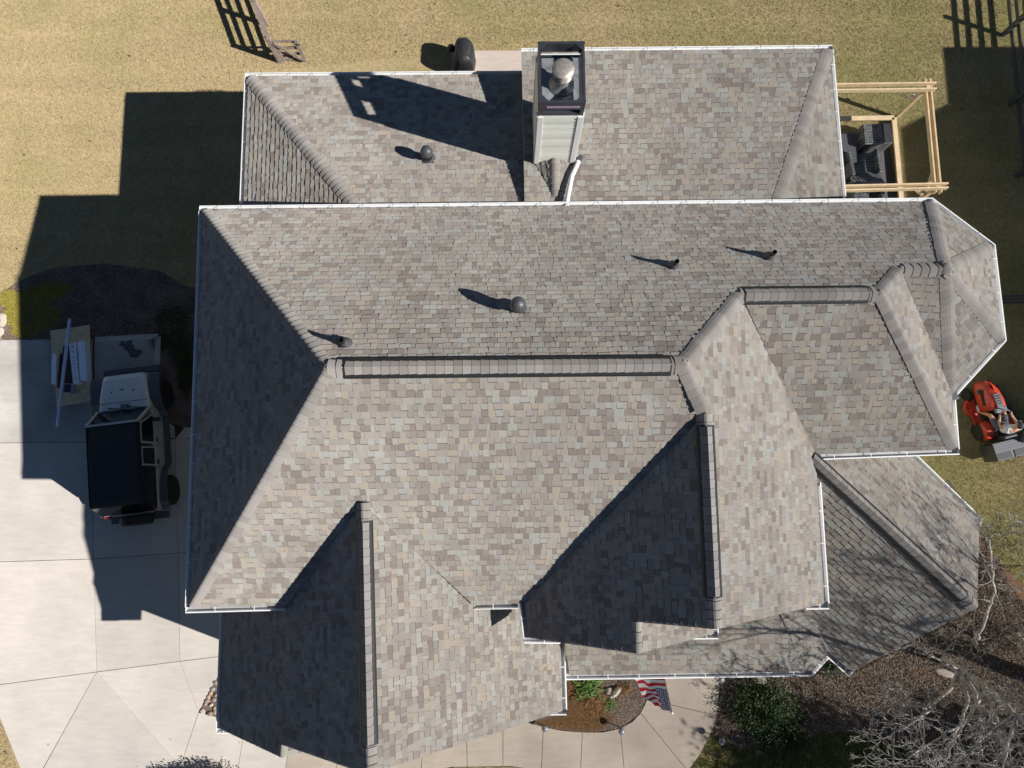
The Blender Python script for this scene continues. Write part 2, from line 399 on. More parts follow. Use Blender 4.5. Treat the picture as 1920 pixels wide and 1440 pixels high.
def caps(P, Q, k1, k2, parent, w=.15, name='ridge_cap', expo=.142, lift=.013, up=.012, gap=.010):
    """overlapping cap shingles from P (low or near end) to Q across planes k1 and k2"""
    P = Vector(P); Q = Vector(Q); d = (Q-P); L = d.length; d.normalize(); mb = MB()
    def side(k, sgn):
        c = PL[k]; n = Vector((-c[0], -c[1], 1)).normalized(); s = d.cross(n).normalized()*sgn; return n, s
    n1, s1 = side(k1, 1); n2, s2 = side(k2, -1)
    # make sure each wing runs down its slope
    if s1.z > .02: s1 = -s1
    if s2.z > .02: s2 = -s2
    if (s1-s2).length < .5: s2 = -s2
    nm = (n1+n2).normalized()
    N = max(1, int(L/expo)); e = L/N
    for i in range(N):
        jit = random.uniform(-.006, .006)
        A = P+d*(i*e); B = P+d*((i+1)*e-gap)
        def sec(C, l, ww):
            return [C+s1*ww+n1*(.008+l), C+s1*ww*.55+n1*(.018+l), C+s1*ww*.18+(n1*.5+nm*.5)*(.02+l), C+nm*(up+l), C+s2*ww*.18+(n2*.5+nm*.5)*(.02+l), C+s2*ww*.55+n2*(.018+l), C+s2*ww+n2*(.008+l)]
        a = sec(A, lift, w+jit); b = sec(B, .003, w-.006+jit)
        lo = [p-nm*.03 for p in a]; lo = [p+(q-p)*.6 for p, q in zip(a, lo)]
        tt = random.uniform(.02, .98)
        mb.add(a+b, [(j, j+1, 8+j, 7+j) for j in range(6)], 0, tt)
        mb.add(a+lo, [(j, 7+j, 8+j, j+1) for j in range(6)])
        sd = [a[0], b[0], b[0]-n1*.03, a[0]-n1*.03]; mb.add(sd, [(0, 1, 2, 3)]); sd = [a[6], b[6], b[6]-n2*.03, a[6]-n2*.03]; mb.add(sd, [(3, 2, 1, 0)])
    def base(C): return [C+s1*(w-.012)+n1*.006, C+nm*(up-.012), C+s2*(w-.012)+n2*.006]
    mb.add(base(P+d*.01)+base(Q-d*.01), [(0, 1, 4, 3), (1, 2, 5, 4)], 1)
    return mb.build(name, ['cap', 'felt'], parent)
def ridge_vent(P, Q, k1, k2, parent, w=.155):
    P = Vector(P); Q = Vector(Q); d = (Q-P).normalized(); up = Vector((0, 0, .022)); mb = MB()
    for k, sg in ((k1, 1), (k2, -1)):
        c = PL[k]; n = Vector((-c[0], -c[1], 1)).normalized(); s = d.cross(n).normalized()
        if s.z > 0: s = -s
        a = [P+n*.0, P+s*(w+.012)+n*.002, P+s*(w+.012)+n*.022, P+s*(w-.03)+n*.034, P+n*.034]
        b = [p+(Q-P) for p in a]
        mb.add(a+b, [(i, i+1, 6+i, 5+i) for i in range(4)]+[(0, 1, 2, 3, 4), (9, 8, 7, 6, 5)])
    o = mb.build('ridge_vent', 'ventdark', parent)
    c2 = caps(P+up+d*.03, Q+up-d*.02, k1, k2, o, w-.014, 'vent_cap_shingles', .145, .004, .026, .006)
    return o
HANG = None
def gutter(P, Q, parent, out=None, size=.115, label=None, capP=True, capQ=True, ext=(0, 0), step=.62):
    """open white gutter outside the eave P-Q; out = horizontal outward direction"""
    global HANG
    P = Vector(P); Q = Vector(Q); d = (Q-P); d.z = 0; L = d.length; d.normalize()
    o = Vector(out if out else (d.y, -d.x, 0)); o = (o-d*o.dot(d)).normalized()
    P = P-d*ext[0]; Q = Q+d*ext[1]; zt = -.035
    s = size; ins = -.03
    prof = [(ins, .0), (ins, -.10), (s*.75, -.10), (s, -.045), (s, .0), (s-.022, .0), (s-.022, -.012), (s-.012, -.045), (s*.70, -.088), (ins+.008, -.088), (ins+.008, 0)]
    mb = MB(); n = len(prof)
    a = [P+o*x+Vector((0, 0, zt+z)) for x, z in prof]; b = [Q+o*x+Vector((0, 0, zt+z)) for x, z in prof]
    mb.add(a+b, [(i, i+1, n+i+1, n+i) for i in range(0, 6)], 0)
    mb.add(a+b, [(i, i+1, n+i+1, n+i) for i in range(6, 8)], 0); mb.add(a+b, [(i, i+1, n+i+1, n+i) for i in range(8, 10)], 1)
    for (pp, do) in ((P, capP), (Q, capQ)):
        if do: mb.add([pp+o*x+Vector((0, 0, zt+z)) for x, z in prof[:5]], [(0, 1, 2, 3, 4)], 0)
    g = mb.build('gutter', ['gutter', 'gutin'], parent)
    if label: g['label'] = label
    k = max(1, int(L/step))
    if HANG is None:
        HANG = []
        for mm in ('gutter', 'gutin'):
            hb = MB(); hb.box((0, size/2-.01, -.030), (.013, size+.005, .005)); HANG.append(hb.mesh('hanger', mm))
    hm = HANG[1 if o.y > .3 else 0]
    ang = math.atan2(o.y, o.x)-PI/2
    for i in range(k):
        c = P+(Q-P)*((i+.5+random.uniform(-.12, .12))/k)
        link('hanger', hm, g, c+Vector((0, 0, 0)), ang)
    return g
V = {k: Vector(p) for k, p in RP.items()}
def add(k, u, v, z): V[k] = at(u, v, z)
V['GNR'] = Vector((-2.6, -5.2, 4.05)); V['GNRb'] = Vector((-2.6, -4.95, 4.05))
# low front porch, angled side wing and the two low rear roofs
ZP = 3.95
add('Pa', 1068, 1266, ZP); add('Pb', 1510, 1258, ZP); add('H0', 1462, 1150, 4.62); add('Pc', 1050, 1120, 4.70)
add('H0t', 1440, 1095, 4.95); add('Pct', 1050, 1080, 5.0)
add('Q1', 1520, 1259, ZP); add('Q2', 1550, 1227, ZP); add('Q0', 1512, 1128, 4.75)
add('DL', 1592, 1256, ZP); add('DB', 1554, 1222, ZP); add('D1', 1833, 1140, 6.36); add('D0', 1528, 864, 6.32); add('D0x', 1490, 832, 6.31)
add('DR', 1833, 974, ZP); add('DR0', 1706, 850, ZP); add('DRx', 1676, 822, ZP); add('DLx', 1455, 1118, 4.1)
ZL = 4.4
add('la', 466, 143, ZL); add('lb', 456, 400, ZL); add('lh', 676, 400, 5.93); add('lr', 982, 139, ZL); add('lt', 990, 396, 5.93)
ZR = 5.2
add('ra', 978, 97, ZR); add('rb', 1555, 91, ZR); add('rc', 1581, 392, ZR); add('rh', 1455, 392, 5.98); add('rt', 984, 396, 5.98)
FACES = {'back': 'A E P3 R3 R2b R2a M L', 'left': 'A L B', 'front': 'B L M W0 C1 B2 G0 B1', 'wingR': 'M R2a WR0 WR W1 W0',
 'wingL': 'C1 W0 W1 N0 N1 NL', 'nestR': 'N1 N0 NRb NR', 'v2F': 'R2a R2b VF WR0', 'v2R': 'R2b R3 VB VF', 'bF': 'R3 P3 VB', 'b45': 'P3 K2 VB',
 'bR': 'P3 K1 K2', 'b135': 'P3 E K1', 'gL': 'G0 B1 GLb GL1 GN1 GN0 G1', 'gR': 'G0 G1 GR1 GRb B2', 'gN': 'GN1 GN0 GNRb GNR',
 'porch': 'Pa Pb H0 H0t Pct', 'cham': 'Pb Q1 Q2 Q0 H0', 'dL': 'D0x D1 DL DB Q0 DLx', 'dR': 'D0x D1 DR DR0 DRx',
 'lowL': 'la lb lh', 'lowB': 'la lh lt lr', 'rearB': 'ra rb rh rt', 'rearR': 'rb rc rh'}
LAB = {'left': 'shaded hip slope above the driveway', 'wingL': 'shaded slope of the tall front gable', 'gL': 'shaded slope of the garage gable'}
house = empty('house', 'large house with steep grey and tan shingle roofs, white gutters and a dark capped chimney', 'house')
for k, s in FACES.items(): roof_face(k, [V[n] for n in s.split()], house, LAB.get(k))
def on(k, p):                # drop point on plane k
    c = PL[k]; return Vector((p[0], p[1], c[0]*p[0]+c[1]*p[1]+c[2]))
def hi(p, k1, k2): q = p.copy(); q.z = max(on(k1, p).z, on(k2, p).z, p.z); return q
# --- hips (from the low end up) and ridges
HIPS = [('A', 'L', 'back', 'left'), ('B', 'L', 'front', 'left'), ('R2a', 'M', 'back', 'wingR'), ('W0', 'M', 'front', 'wingR'),
 ('R3', 'R2b', 'back', 'v2R'), ('VF', 'R2b', 'v2F', 'v2R'), ('E', 'P3', 'back', 'b135'), ('K1', 'P3', 'b135', 'bR'), ('K2', 'P3', 'bR', 'b45'),
 ('VB', 'P3', 'b45', 'bF'), ('R3', 'P3', 'back', 'bF'), ('la', 'lh', 'lowL', 'lowB'), ('rb', 'rh', 'rearB', 'rearR')]
for a, b, k1, k2 in HIPS:
    P, Q = hi(V[a], k1, k2), hi(V[b], k1, k2); d = (Q-P).normalized()
    w_ = .155
    caps(P+d*.06, Q, k1, k2, house, w_, 'hip_cap')
for nme, r_ in (('P3', .13), ('L', .10), ('M', .10), ('R2b', .09), ('R2a', .09), ('R3', .08), ('W0', .08)):
    p = V[nme]; b = MB(); b.lathe([(r_*1.15, -.12), (r_, -.06), (r_*.7, -.012), (r_*.35, .006), (.01, .010)], p+Vector((0, 0, .026)), 14); b.build('apex_cap', 'cap', house, True)
def ridge(a, b, k1, k2, t0, t1, plain=True, w_=.19):
    P, Q = hi(V[a], k1, k2), hi(V[b], k1, k2)
    if plain: caps(P, Q, k1, k2, house, w_-.012)
    ridge_vent(P.lerp(Q, t0), P.lerp(Q, t1), k1, k2, house, w_)
ridge('L', 'M', 'front', 'back', .045, .965)
ridge('R2a', 'R2b', 'v2F', 'back', .02, .92)
ridge('W0', 'W1', 'wingR', 'wingL', .055, .86)
ridge('G0', 'G1', 'gR', 'gL', .07, .90)
ridge('D0', 'D1', 'dR', 'dL', -.03, .93)
caps(V['N0'], V['N1'], 'nestR', 'wingL', house, .0+.12)
caps(V['GN0'], V['GN1'], 'gN', 'gL', house, .12)
# --- gutters
def gt(a, b, out, **k): return gutter(V[a] if isinstance(a, str) else a, V[b] if isinstance(b, str) else b, house, out, **k)
S_ = .115
gt('A', 'E', (0, 1, 0), ext=(.1, .05)); gt('A', 'B', (-1, 0, 0), ext=(0, 0))
gt('B', V['B1']+Vector((-.02, 0, 0)), (0, -1, 0), ext=(.1, 0)); gt('B2', V['C1']+Vector((-.15, 0, 0)), (0, -1, 0))
gt('C1', 'NL', (-1, 0, 0)); gt('NL', V['NL']+Vector((.62, -.01, 0)), (0, -1, 0), ext=(.1, 0))
gt('NR', V['NR']+Vector((0, .12, 0)), (1, 0, 0)); gt(V['NR']+Vector((-.42, 0, 0)), 'NR', (0, -1, 0), ext=(0, .1))
gt('WR', 'WR0', (1, 0, 0)); gt(V['WR']+Vector((-.36, 0, 0)), 'WR', (0, -1, 0), ext=(0, .1))
gt('WR0', 'VF', (0, -1, 0), ext=(-.02, .1)); gt('VF', V['VB']+Vector((0, -.1, 0)), (1, 0, 0))
gt('VB', 'K2', (1, -1, 0), ext=(-.12, .05)); gt('K2', 'K1', (1, 0, 0), ext=(.05, .05)); gt('K1', 'E', (1, 1, 0), ext=(.05, .05))
gt('GLb', 'GL1', (-1, 0, 0)); gt('GL1', V['GL1']+Vector((.3, 0, 0)), (0, -1, 0), ext=(.1, 0))
gt('GR1', V['GR1'].lerp(V['GRb'], .8), (1, 0, 0)); gt(V['GR1']+Vector((-.3, 0, 0)), 'GR1', (0, -1, 0), ext=(0, .1))
gt('Pa', 'Q1', (0, -1, 0), ext=(.1, .05)); gt('Q1', 'Q2', (1, -1, 0), ext=(.03, -.03)); gt('DB', 'DL', (-1, -1, 0), ext=(0, .1))
gt('DL', V['DL']+(V['D1']-V['DL'])*Vector((.09, .09, 0)), (1, -1, 0), ext=(.1, 0))
gt('DR0', 'DR', (1, 1, 0), ext=(.3, .1)); gt('DR', V['DR']+Vector((-.02, -.16, 0)), (1, -1, 0), ext=(.08, 0))
gt('la', 'lr', (0, 1, 0), ext=(.1, 0)); gt('la', 'lb', (-1, 0, 0)); gt('ra', 'rb', (0, 1, 0), ext=(0, .1)); gt('rb', 'rc', (1, 0, 0))
for k_, dx, dy in (('WR0', .05, -.05), ('VB', .06, -.02)):
    p = V[k_]; b = MB(); b.box((p.x+dx, p.y+dy, p.z-.045), (.20, .20, .05), rz=.4); b.build('corner_guard', 'darkmetal', house, bevel=.01)
# --- walls
def wall_block(poly, z1, name='wall', m='siding'):
    b = MB(); b.prism(poly, 0, z1); return b.build(name, m, house)
I = .38
def XY(k, dx=0, dy=0): return (V[k].x+dx, V[k].y+dy)
wall_block([XY('A', I, -I), XY('B', I, I), XY('C1', I, I), XY('NL', I, I), XY('NR', -I, I), (V['NR'].x-I, V['WR'].y+I), XY('WR', -I, I), XY('WR0', -I, I), XY('VF', -I, I), XY('VB', -I, .1), XY('K2', -I, .1), XY('K1', -I, -.1), XY('E', -.1, -I)], 6.05)
wall_block([XY('GLb', .62, .5), XY('GL1', .62, .3), (V['GN1'].x, V['GL1'].y+I), (V['GNR'].x, V['GL1'].y+I+.1), XY('GR1', -I, I), XY('GRb', -I, .6)], 3.9)
wall_block([XY('la', I, -I), XY('lb', I, -.3), XY('lt', 0, -.3), XY('lr', 0, -I)], 4.25)
wall_block([XY('ra', .1, -I), XY('rt', .1, -.3), XY('rc', -I, -.3), XY('rb', -I, -I)], 5.05)
wall_block([XY('D0x', 0, .2), XY('DRx', -I, 0), XY('DR', -.45, -.1), XY('DL', .1, .5), XY('DB', .3, .4), XY('DLx', 0, 0)], 3.8)
def gable(a, apex, b, y, k, name='gable_wall', m='siding'):
    b_ = MB(); a, apex, b = Vector(a), Vector(apex), Vector(b)
    P = [a, b, apex]; Q = [p+Vector(k) for p in P]
    b_.add(P+Q, [(0, 1, 2), (5, 4, 3), (0, 3, 4, 1), (1, 4, 5, 2), (2, 5, 3, 0)]); return b_.build(name, m, house)
gable((V['C1'].x+.2, V['W1'].y+.3, 6.0), (V['W1'].x, V['W1'].y+.3, V['W1'].z-.2), (V['WR'].x-.2, V['W1'].y+.3, 6.0), 0, (0, .1, 0))
gable((V['NL'].x+.2, V['N1'].y+.22, 6.0), (V['N1'].x, V['N1'].y+.22, V['N1'].z-.2), (V['NR'].x-.2, V['N1'].y+.22, 6.0), 0, (0, .1, 0))
gable((V['GL1'].x+.2, V['G1'].y+.3, 3.85), (V['G1'].x, V['G1'].y+.3, V['G1'].z-.2), (V['GR1'].x-.2, V['G1'].y+.3, 3.85), 0, (0, .1, 0))
gable((V['GL1'].x+.2, V['GN1'].y+.2, 3.85), (V['GN1'].x, V['GN1'].y+.2, V['GN1'].z-.2), (V['GNR'].x-.1, V['GN1'].y+.2, 3.85), 0, (0, .1, 0))
dd = (V['DL']-V['DR']); nn = Vector((-.7, .7, 0)).normalized()*.35
gable(V['DR']+dd*.06+nn-Vector((0, 0, .1)), V['D1']+nn-Vector((0, 0, .2)), V['DL']-dd*.06+nn-Vector((0, 0, .1)), 0, (-.07, .07, 0))
gable((V['ra'].x+.12, V['ra'].y-.3, 4.3), (V['rt'].x+.12, V['rt'].y, 5.9), (V['rt'].x+.12, V['rt'].y, 4.5), 0, (.06, 0, 0), 'knee_wall')
gable((V['ra'].x+.12, V['ra'].y-.3, 5.12), (V['rt'].x+.12, V['rt'].y, 5.9), (V['ra'].x+.12, V['ra'].y-.3, 4.3), 0, (.06, 0, 0), 'knee_wall')
def eret(k, L):
    b = MB(); x, y, z = V[k]; q = [(x, z-.35), (x+L, z-.35), (x+L, z-.12+L*.85), (x, z-.13)]
    b.add([(a, y+.02, c) for a, c in q]+[(a, y+.95, c) for a, c in q], [(0, 1, 2, 3), (7, 6, 5, 4), (0, 4, 5, 1), (1, 5, 6, 2), (2, 6, 7, 3), (3, 7, 4, 0)]); b.build('eave_return', 'trim', house)
eret('GL1', .64); eret('NL', .5)
# porch posts and beam under the front eave
for u in (1090, 1240, 1400, 1500):
    p = at(u, 1262, ZP-.2); b = MB(); b.box((p.x, p.y+.3, 1.85), (.2, .2, 3.7)); b.build('porch_post', 'trim', house)
b = MB(); a_, c_ = V['Pa'], V['Pb']; b.beam((a_.x, a_.y+.3, 3.74), (c_.x, c_.y+.3, 3.74), .18, .18); b.build('porch_beam', 'trim', house)

# --- chimney
ch = link('chimney', None, house)
c0 = PL['rearB']
def chm():
    B0 = atp(1003, 305, c0); B1 = atp(1075, 303, c0); zt = 7.86
    wd = (B1.x-B0.x); x0, x1 = B0.x, B1.x; y0 = B0.y; dp = 1.21; y1 = y0+dp
    zb = c0[1]*y1+c0[0]*x0+c0[2]-.5
    b = MB(); b.box(((x0+x1)/2, (y0+y1)/2, (zb+zt)/2), (x1-x0-.02, dp-.02, zt-zb)); b.build('chimney_core', 'siding', ch)
    n = 14; z0 = y0*c0[1]+c0[0]*x0+c0[2]-.1; b = MB()          # lap siding boards on four sides
    hgt = .125; z = z0-.6; k = 0
    while z < zt-.02:
        for (cx, cy, L, ax) in (((x0+x1)/2, y0, x1-x0, 0), ((x0+x1)/2, y1, x1-x0, 0), (x0, (y0+y1)/2, dp, 1), (x1, (y0+y1)/2, dp, 1)):
            sx = (1 if cx > (x0+x1)/2 else -1) if ax else 0; sy = 0 if ax else (1 if cy > (y0+y1)/2 else -1)
            o = Vector((sx, sy, 0)); tdir = Vector((0, 1, 0)) if ax else Vector((1, 0, 0)); c = Vector((cx, cy, z))
            p = [c-tdir*L/2+o*.03, c+tdir*L/2+o*.03, c+tdir*L/2+o*.004+Vector((0, 0, hgt)), c-tdir*L/2+o*.004+Vector((0, 0, hgt)), c-tdir*L/2, c+tdir*L/2]
            b.add(p, [(0, 1, 2, 3), (4, 5, 1, 0)], 0, (k*.37) % .97+.01)
        z += hgt; k += 1
    b.build('lap_siding', 'lap', ch)
    for (cx, cy) in ((x0, y0), (x1, y0), (x0, y1), (x1, y1)):
        b = MB(); sx = 1 if cx == x1 else -1; sy = 1 if cy == y1 else -1
        b.box((cx-sx*.035, cy+sy*.024, (zb+zt)/2+.1), (.10, .03, zt-zb-.2)); b.box((cx+sx*.024, cy-sy*.035, (zb+zt)/2+.1), (.03, .10, zt-zb-.2)); b.build('corner_trim', 'trim', ch)
    # shroud: dark metal box open on top, with a pan inside and a round capped flue
    e = .012; X0, X1, Y0, Y1 = x0-e, x1+e, y0-e, y1+e; zc = zt+.52; b = MB()
    t = .05
    for (cx, cy, sx, sy) in (((X0+X1)/2, Y0+t/2, X1-X0, t), ((X0+X1)/2, Y1-t/2, X1-X0, t), (X0+t/2, (Y0+Y1)/2, t, Y1-Y0-2*t), (X1-t/2, (Y0+Y1)/2, t, Y1-Y0-2*t)):
        b.box((cx, cy, zc-.13), (sx, sy, .26))
    for (cx, cy) in ((X0+.04, Y0+.04), (X1-.04, Y0+.04), (X0+.04, Y1-.04), (X1-.04, Y1-.04)):
        b.box((cx, cy, (zt+zc-.26)/2), (.078, .078, zc-.26-zt))
    b.box(((X0+X1)/2, (Y0+Y1)/2, zt+.03), (X1-X0, Y1-Y0, .1))
    # top flange and corner gussets
    f = .045
    for (cx, cy, sx, sy) in (((X0+X1)/2, Y0+f/2, X1-X0+.02, f), ((X0+X1)/2, Y1-f/2, X1-X0+.02, f), (X0+f/2, (Y0+Y1)/2, f, Y1-Y0-2*f), (X1-f/2, (Y0+Y1)/2, f, Y1-Y0-2*f)):
        b.box((cx, cy, zc+.006), (sx, sy, .012))
    for (cx, cy, sx, sy) in ((X0+f, Y0+f, 1, 1), (X1-f, Y0+f, -1, 1), (X0+f, Y1-f, 1, -1), (X1-f, Y1-f, -1, -1)):
        b.add([(cx, cy, zc+.009), (cx+sx*.13, cy, zc+.009), (cx, cy+sy*.13, zc+.009)], [(0, 1, 2) if sx*sy > 0 else (0, 2, 1)])
    b.build('chimney_cap', 'chim', ch)
    b = MB(); b.box(((X0+X1)/2, (Y0+Y1)/2, zt+.095), (X1-X0-.16, Y1-Y0-.16, .02)); b.build('flashing_pan', 'chimin', ch)
    b = MB(); b.tube([(X0+.03, Y1-.24, zc-.03), (X1-.06, Y1-.24, zc-.03)], .013, 8); b.build('brace_rod', 'trim', ch)
    b = MB(); b.box(((X0+X1)/2+.03, Y0-.004, zc-.165), ((X1-X0)*.72, .012, .055)); b.build('pink_strip', 'purple', ch)  # thin pink strip laid across the front band of the cap
    cx, cy = (X0+X1)/2+.02, (Y0+Y1)/2-.02
    b = MB(); b.lathe([(.26, zt+.105), (.24, zt+.14), (.165, zt+.22), (.155, zt+.44), (.16, zt+.45)], (cx, cy, 0), 28); b.build('flue_pipe', 'chimin', ch, True)
    b = MB()
    for q in range(3): b.lathe([(.185, zt+.46+q*.055), (.205, zt+.475+q*.055), (.185, zt+.49+q*.055)], (cx, cy, 0), 28)
    b.lathe([(.14, zt+.44), (.14, zt+.66)], (cx, cy, 0), 20)
    b.build('flue_louvre', 'steel', ch, True)
    b = MB(); b.lathe([(.20, zt+.645), (.215, zt+.66), (.207, zt+.675), (.12, zt+.70), (.02, zt+.712), (.0, zt+.713)], (cx, cy, 0), 30); b.build('flue_cap', 'steel', ch, True)
    return x0, x1, y0
cx0, cx1, cy0 = chm()
# cricket behind (down-image of) the chimney
def on0(x, y, dz=0): return Vector((x, y, c0[0]*x+c0[1]*y+c0[2]+dz))
ym = cy0; xm = (cx0+cx1)/2; yb = ym-.86
A1, A2, A3, A4 = on0(cx0, ym, .02), on0(cx1-.05, ym, .02), on0(xm, ym, .27), on0(xm, yb, .02)
roof_face('crL', [A1, A4, A3], house); roof_face('crR', [A2, A3, A4], house)
caps(A4, A3, 'crL', 'crR', house, .12)
# downspout lying over the rear roof
def downspout():
    p = [atp(1088, 298, c0)+Vector((0, 0, .10)), atp(1084, 306, c0)+Vector((0, 0, .10)), atp(1071, 335, c0)+Vector((0, 0, .11)), atp(1064, 372, c0)+Vector((0, 0, .13)), atp(1061, 396, c0)+Vector((0, 0, .16))]
    b = MB(); b.tube(p[1:], .052, 10); d = b.build('downspout', 'pvc', house, True)
    b = MB(); b.tube([p[0]+(p[0]-p[1])*.2, p[1]], .054, 10); b.build('downspout_outlet', 'darkmetal', d, True)
downspout()
# roof vents: two with round hoods, three open plumbing pipes on cone flashings
def hood_vent(u, v, k):
    p = atp(u, v, PL[k]); b = MB(); b.lathe([(.10, -.05), (.10, .30), (.105, .31)], p, 18); o = b.build('hood_vent', 'pipe', house, True)
    b = MB(); b.lathe([(.10, .27), (.135, .29), (.14, .36), (.135, .40), (.115, .46), (.07, .50), (.0, .515)], p, 22); b.build('hood', 'darkmetal', o, True)
    n = Vector((-PL[k][0], -PL[k][1], 1)).normalized(); R = n.to_track_quat('Z', 'Y').to_matrix().to_4x4()
    b = MB(); b.box(p+n*.010, (.27, .27, .01), M4=R); b.lathe([(.17, 0), (.11, .10)], p, 18); b.build('flashing', 'darkmetal', o)
hood_vent(803, 298, 'lowB'); hood_vent(971, 580, 'back')
def pipe_vent(u, v, k, ln=.36, lean=0):
    p = atp(u, v, PL[k]); n = Vector((-PL[k][0], -PL[k][1], 1)).normalized(); b = MB()
    b.tube([p-Vector((0, 0, .1)), p+Vector((lean, 0, ln))], .042, 14, cap=False)
    b.tube([p+Vector((0, 0, ln*.5)), p+Vector((lean, 0, ln-.004))], .034, 14, cap=False); o = b.build('vent_pipe', 'pipe', house, True)
    b = MB(); R = n.to_track_quat('Z', 'Y').to_matrix().to_4x4(); b.box(p+n*.010, (.20, .20, .008), M4=R)
    b.lathe([(.12, -.02), (.11, .05), (.085, .06), (.085, .09), (.065, .10), (.065, .14), (.048, .15), (.048, .20)], p, 20); b.build('flashing', 'darkmetal', o, True)
pipe_vent(648, 645, 'back'); pipe_vent(1262, 500, 'back'); pipe_vent(1441, 483, 'back')

# ============================================================ ground
def sheet(name, pts, m, z, label=None, kind='structure', th=0., inset=0., px=True, parent=None):
    P = [at(p[0], p[1], z) if px else Vector((p[0], p[1], z)) for p in pts]
    if inset:
        n = len(P); sg = sum(P[i].x*P[(i+1) % n].y-P[(i+1) % n].x*P[i].y for i in range(n)); sg = 1 if sg > 0 else -1; R = []
        for i in range(n):
            a, b, c = P[i-1], P[i], P[(i+1) % n]; d1 = (b-a).normalized(); d2 = (c-b).normalized()
            n1 = Vector((-d1.y, d1.x, 0))*sg; n2 = Vector((-d2.y, d2.x, 0))*sg; k = 1+n1.dot(n2)
            R.append(b+(n1+n2)*(inset/max(.35, k)))
        P = R
    b = MB()
    if th: b.prism(P, z-th, z)
    else: b.add(P, [tuple(range(len(P)))])
    o = b.build(name, m, parent)
    if kind: o['kind'] = kind
    if label: o['label'] = label
    return o
sheet('lawn', [(-150, -150), (150, -150), (150, 150), (-150, 150)], 'lawn', 0, px=False)
DRIVE = [
 [(-300, 641), (174, 635), (173, 829), (-300, 833)],
 [(173, 829), (328, 823), (334, 1037), (175, 1048), (-300, 1062)][:0] or [(-300, 833), (173, 829), (175, 1048), (-300, 1063)],
 [(173, 829), (328, 823), (334, 1037), (175, 1048)], [(328, 823), (430, 820), (430, 1032), (334, 1037)],
 [(-300, 1063), (175, 1048), (181, 1260), (-300, 1323)], [(175, 1048), (334, 1037), (337, 1240), (181, 1260)],
 [(334, 1037), (520, 1026), (520, 1218), (337, 1240)], [(328, 823), (346, 801), (430, 801), (430, 820)],
 [(-25, 1287), (181, 1260), (55, 1485), (-5, 1335)], [(181, 1260), (338, 1438), (325, 1500), (48, 1500)],
 [(181, 1260), (337, 1240), (372, 1335), (338, 1438)], [(337, 1240), (520, 1218), (520, 1248), (418, 1250), (372, 1335)],
 [(338, 1438), (372, 1336), (460, 1357), (436, 1500), (325, 1500)], [(460, 1357), (545, 1378), (526, 1500), (436, 1500)]]
WALK = [[(545, 1378), (640, 1395), (617, 1500), (526, 1500)], [(640, 1395), (720, 1390), (705, 1500), (617, 1500)], [(720, 1390), (794, 1372), (788, 1500), (705, 1500)],
 [(794, 1372), (874, 1345), (876, 1438), (848, 1438), (788, 1450)], [(874, 1345), (943, 1325), (943, 1437), (876, 1438)],
 [(943, 1325), (975, 1350), (1019, 1363), (1015, 1446), (960, 1437), (943, 1437)], [(1019, 1363), (1055, 1370), (1092, 1373), (1086, 1500), (1060, 1500), (1015, 1446)],
 [(1092, 1373), (1130, 1373), (1163, 1366), (1176, 1500), (1086, 1500)], [(1163, 1366), (1186, 1353), (1201, 1337), (1290, 1446), (1270, 1500), (1176, 1500)],
 [(1201, 1337), (1209, 1322), (1213, 1311), (1345, 1342), (1341, 1358), (1330, 1380), (1312, 1415), (1290, 1446)],
 [(1213, 1311), (1212, 1290), (1204, 1230), (1350, 1230), (1349, 1300), (1345, 1342)]]
sheet('driveway_base', [(-320, 638), (296, 629), (293, 700), (300, 780), (346, 798), (530, 790), (530, 1300), (600, 1510), (-320, 1510)][:0] or [(-300, 643), (294, 632), (292, 700), (300, 779), (346, 803), (518, 803), (518, 1260), (450, 1352), (440, 1498), (55, 1480), (-3, 1335), (-20, 1288), (-300, 1320)], 'joint', .004)
sheet('walkway_base', [(436, 1352), (860, 1350), (975, 1352), (1092, 1374), (1163, 1367), (1201, 1338), (1213, 1311), (1205, 1232), (1349, 1232), (1343, 1342), (1290, 1444), (1270, 1490), (1020, 1490), (1012, 1446), (960, 1438), (850, 1439), (780, 1490), (420, 1490)], 'joint', .008)
M['conc2'] = concrete('older driveway concrete', (.56, .52, .47), .09, .07)
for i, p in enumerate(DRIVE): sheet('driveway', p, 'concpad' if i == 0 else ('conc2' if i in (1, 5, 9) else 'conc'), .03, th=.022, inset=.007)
for p in WALK: sheet('walkway', p, 'walk', .034, th=.022, inset=.007)
# raised pad behind the parked car with a low kerb round it
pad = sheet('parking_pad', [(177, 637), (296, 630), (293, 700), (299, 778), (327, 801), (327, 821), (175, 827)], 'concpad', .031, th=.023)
for a, c in (((177, 637), (296, 630)), ((296, 631), (293, 694))):
    P, Q = at(*a, .05), at(*c, .05); b = MB(); b.beam(P-Vector((0, 0, .03)), Q-Vector((0, 0, .03)), .16, .05); b.build('kerb', 'conc2', None, bevel=.01)['kind'] = 'structure'
for (u, v, r) in ((240, 650, .16), (252, 662, .2), (244, 640, .1), (230, 645, .1)):
    b = MB(); c = at(u, v, .0355); b.add([(c.x+r*(1+.25*math.sin(3*a+u))*math.cos(a), c.y+r*.8*(1+.2*math.sin(2*a+v))*math.sin(a), .0355+u*1e-6) for a in [2*PI*i/18 for i in range(18)]], [tuple(range(18))]); b.build('oil_stain', 'stain')['kind'] = 'structure'
sheet('patio', [(846, 95), (970, 95), (1010, 95), (1010, 250), (846, 250)], 'patio', .03, th=.03)
sheet('deck_slab', [(1540, 262), (1662, 250), (1690, 420), (1500, 420)], mat('dark paver', (.09, .085, .085), .8, .2), .05, th=.05)
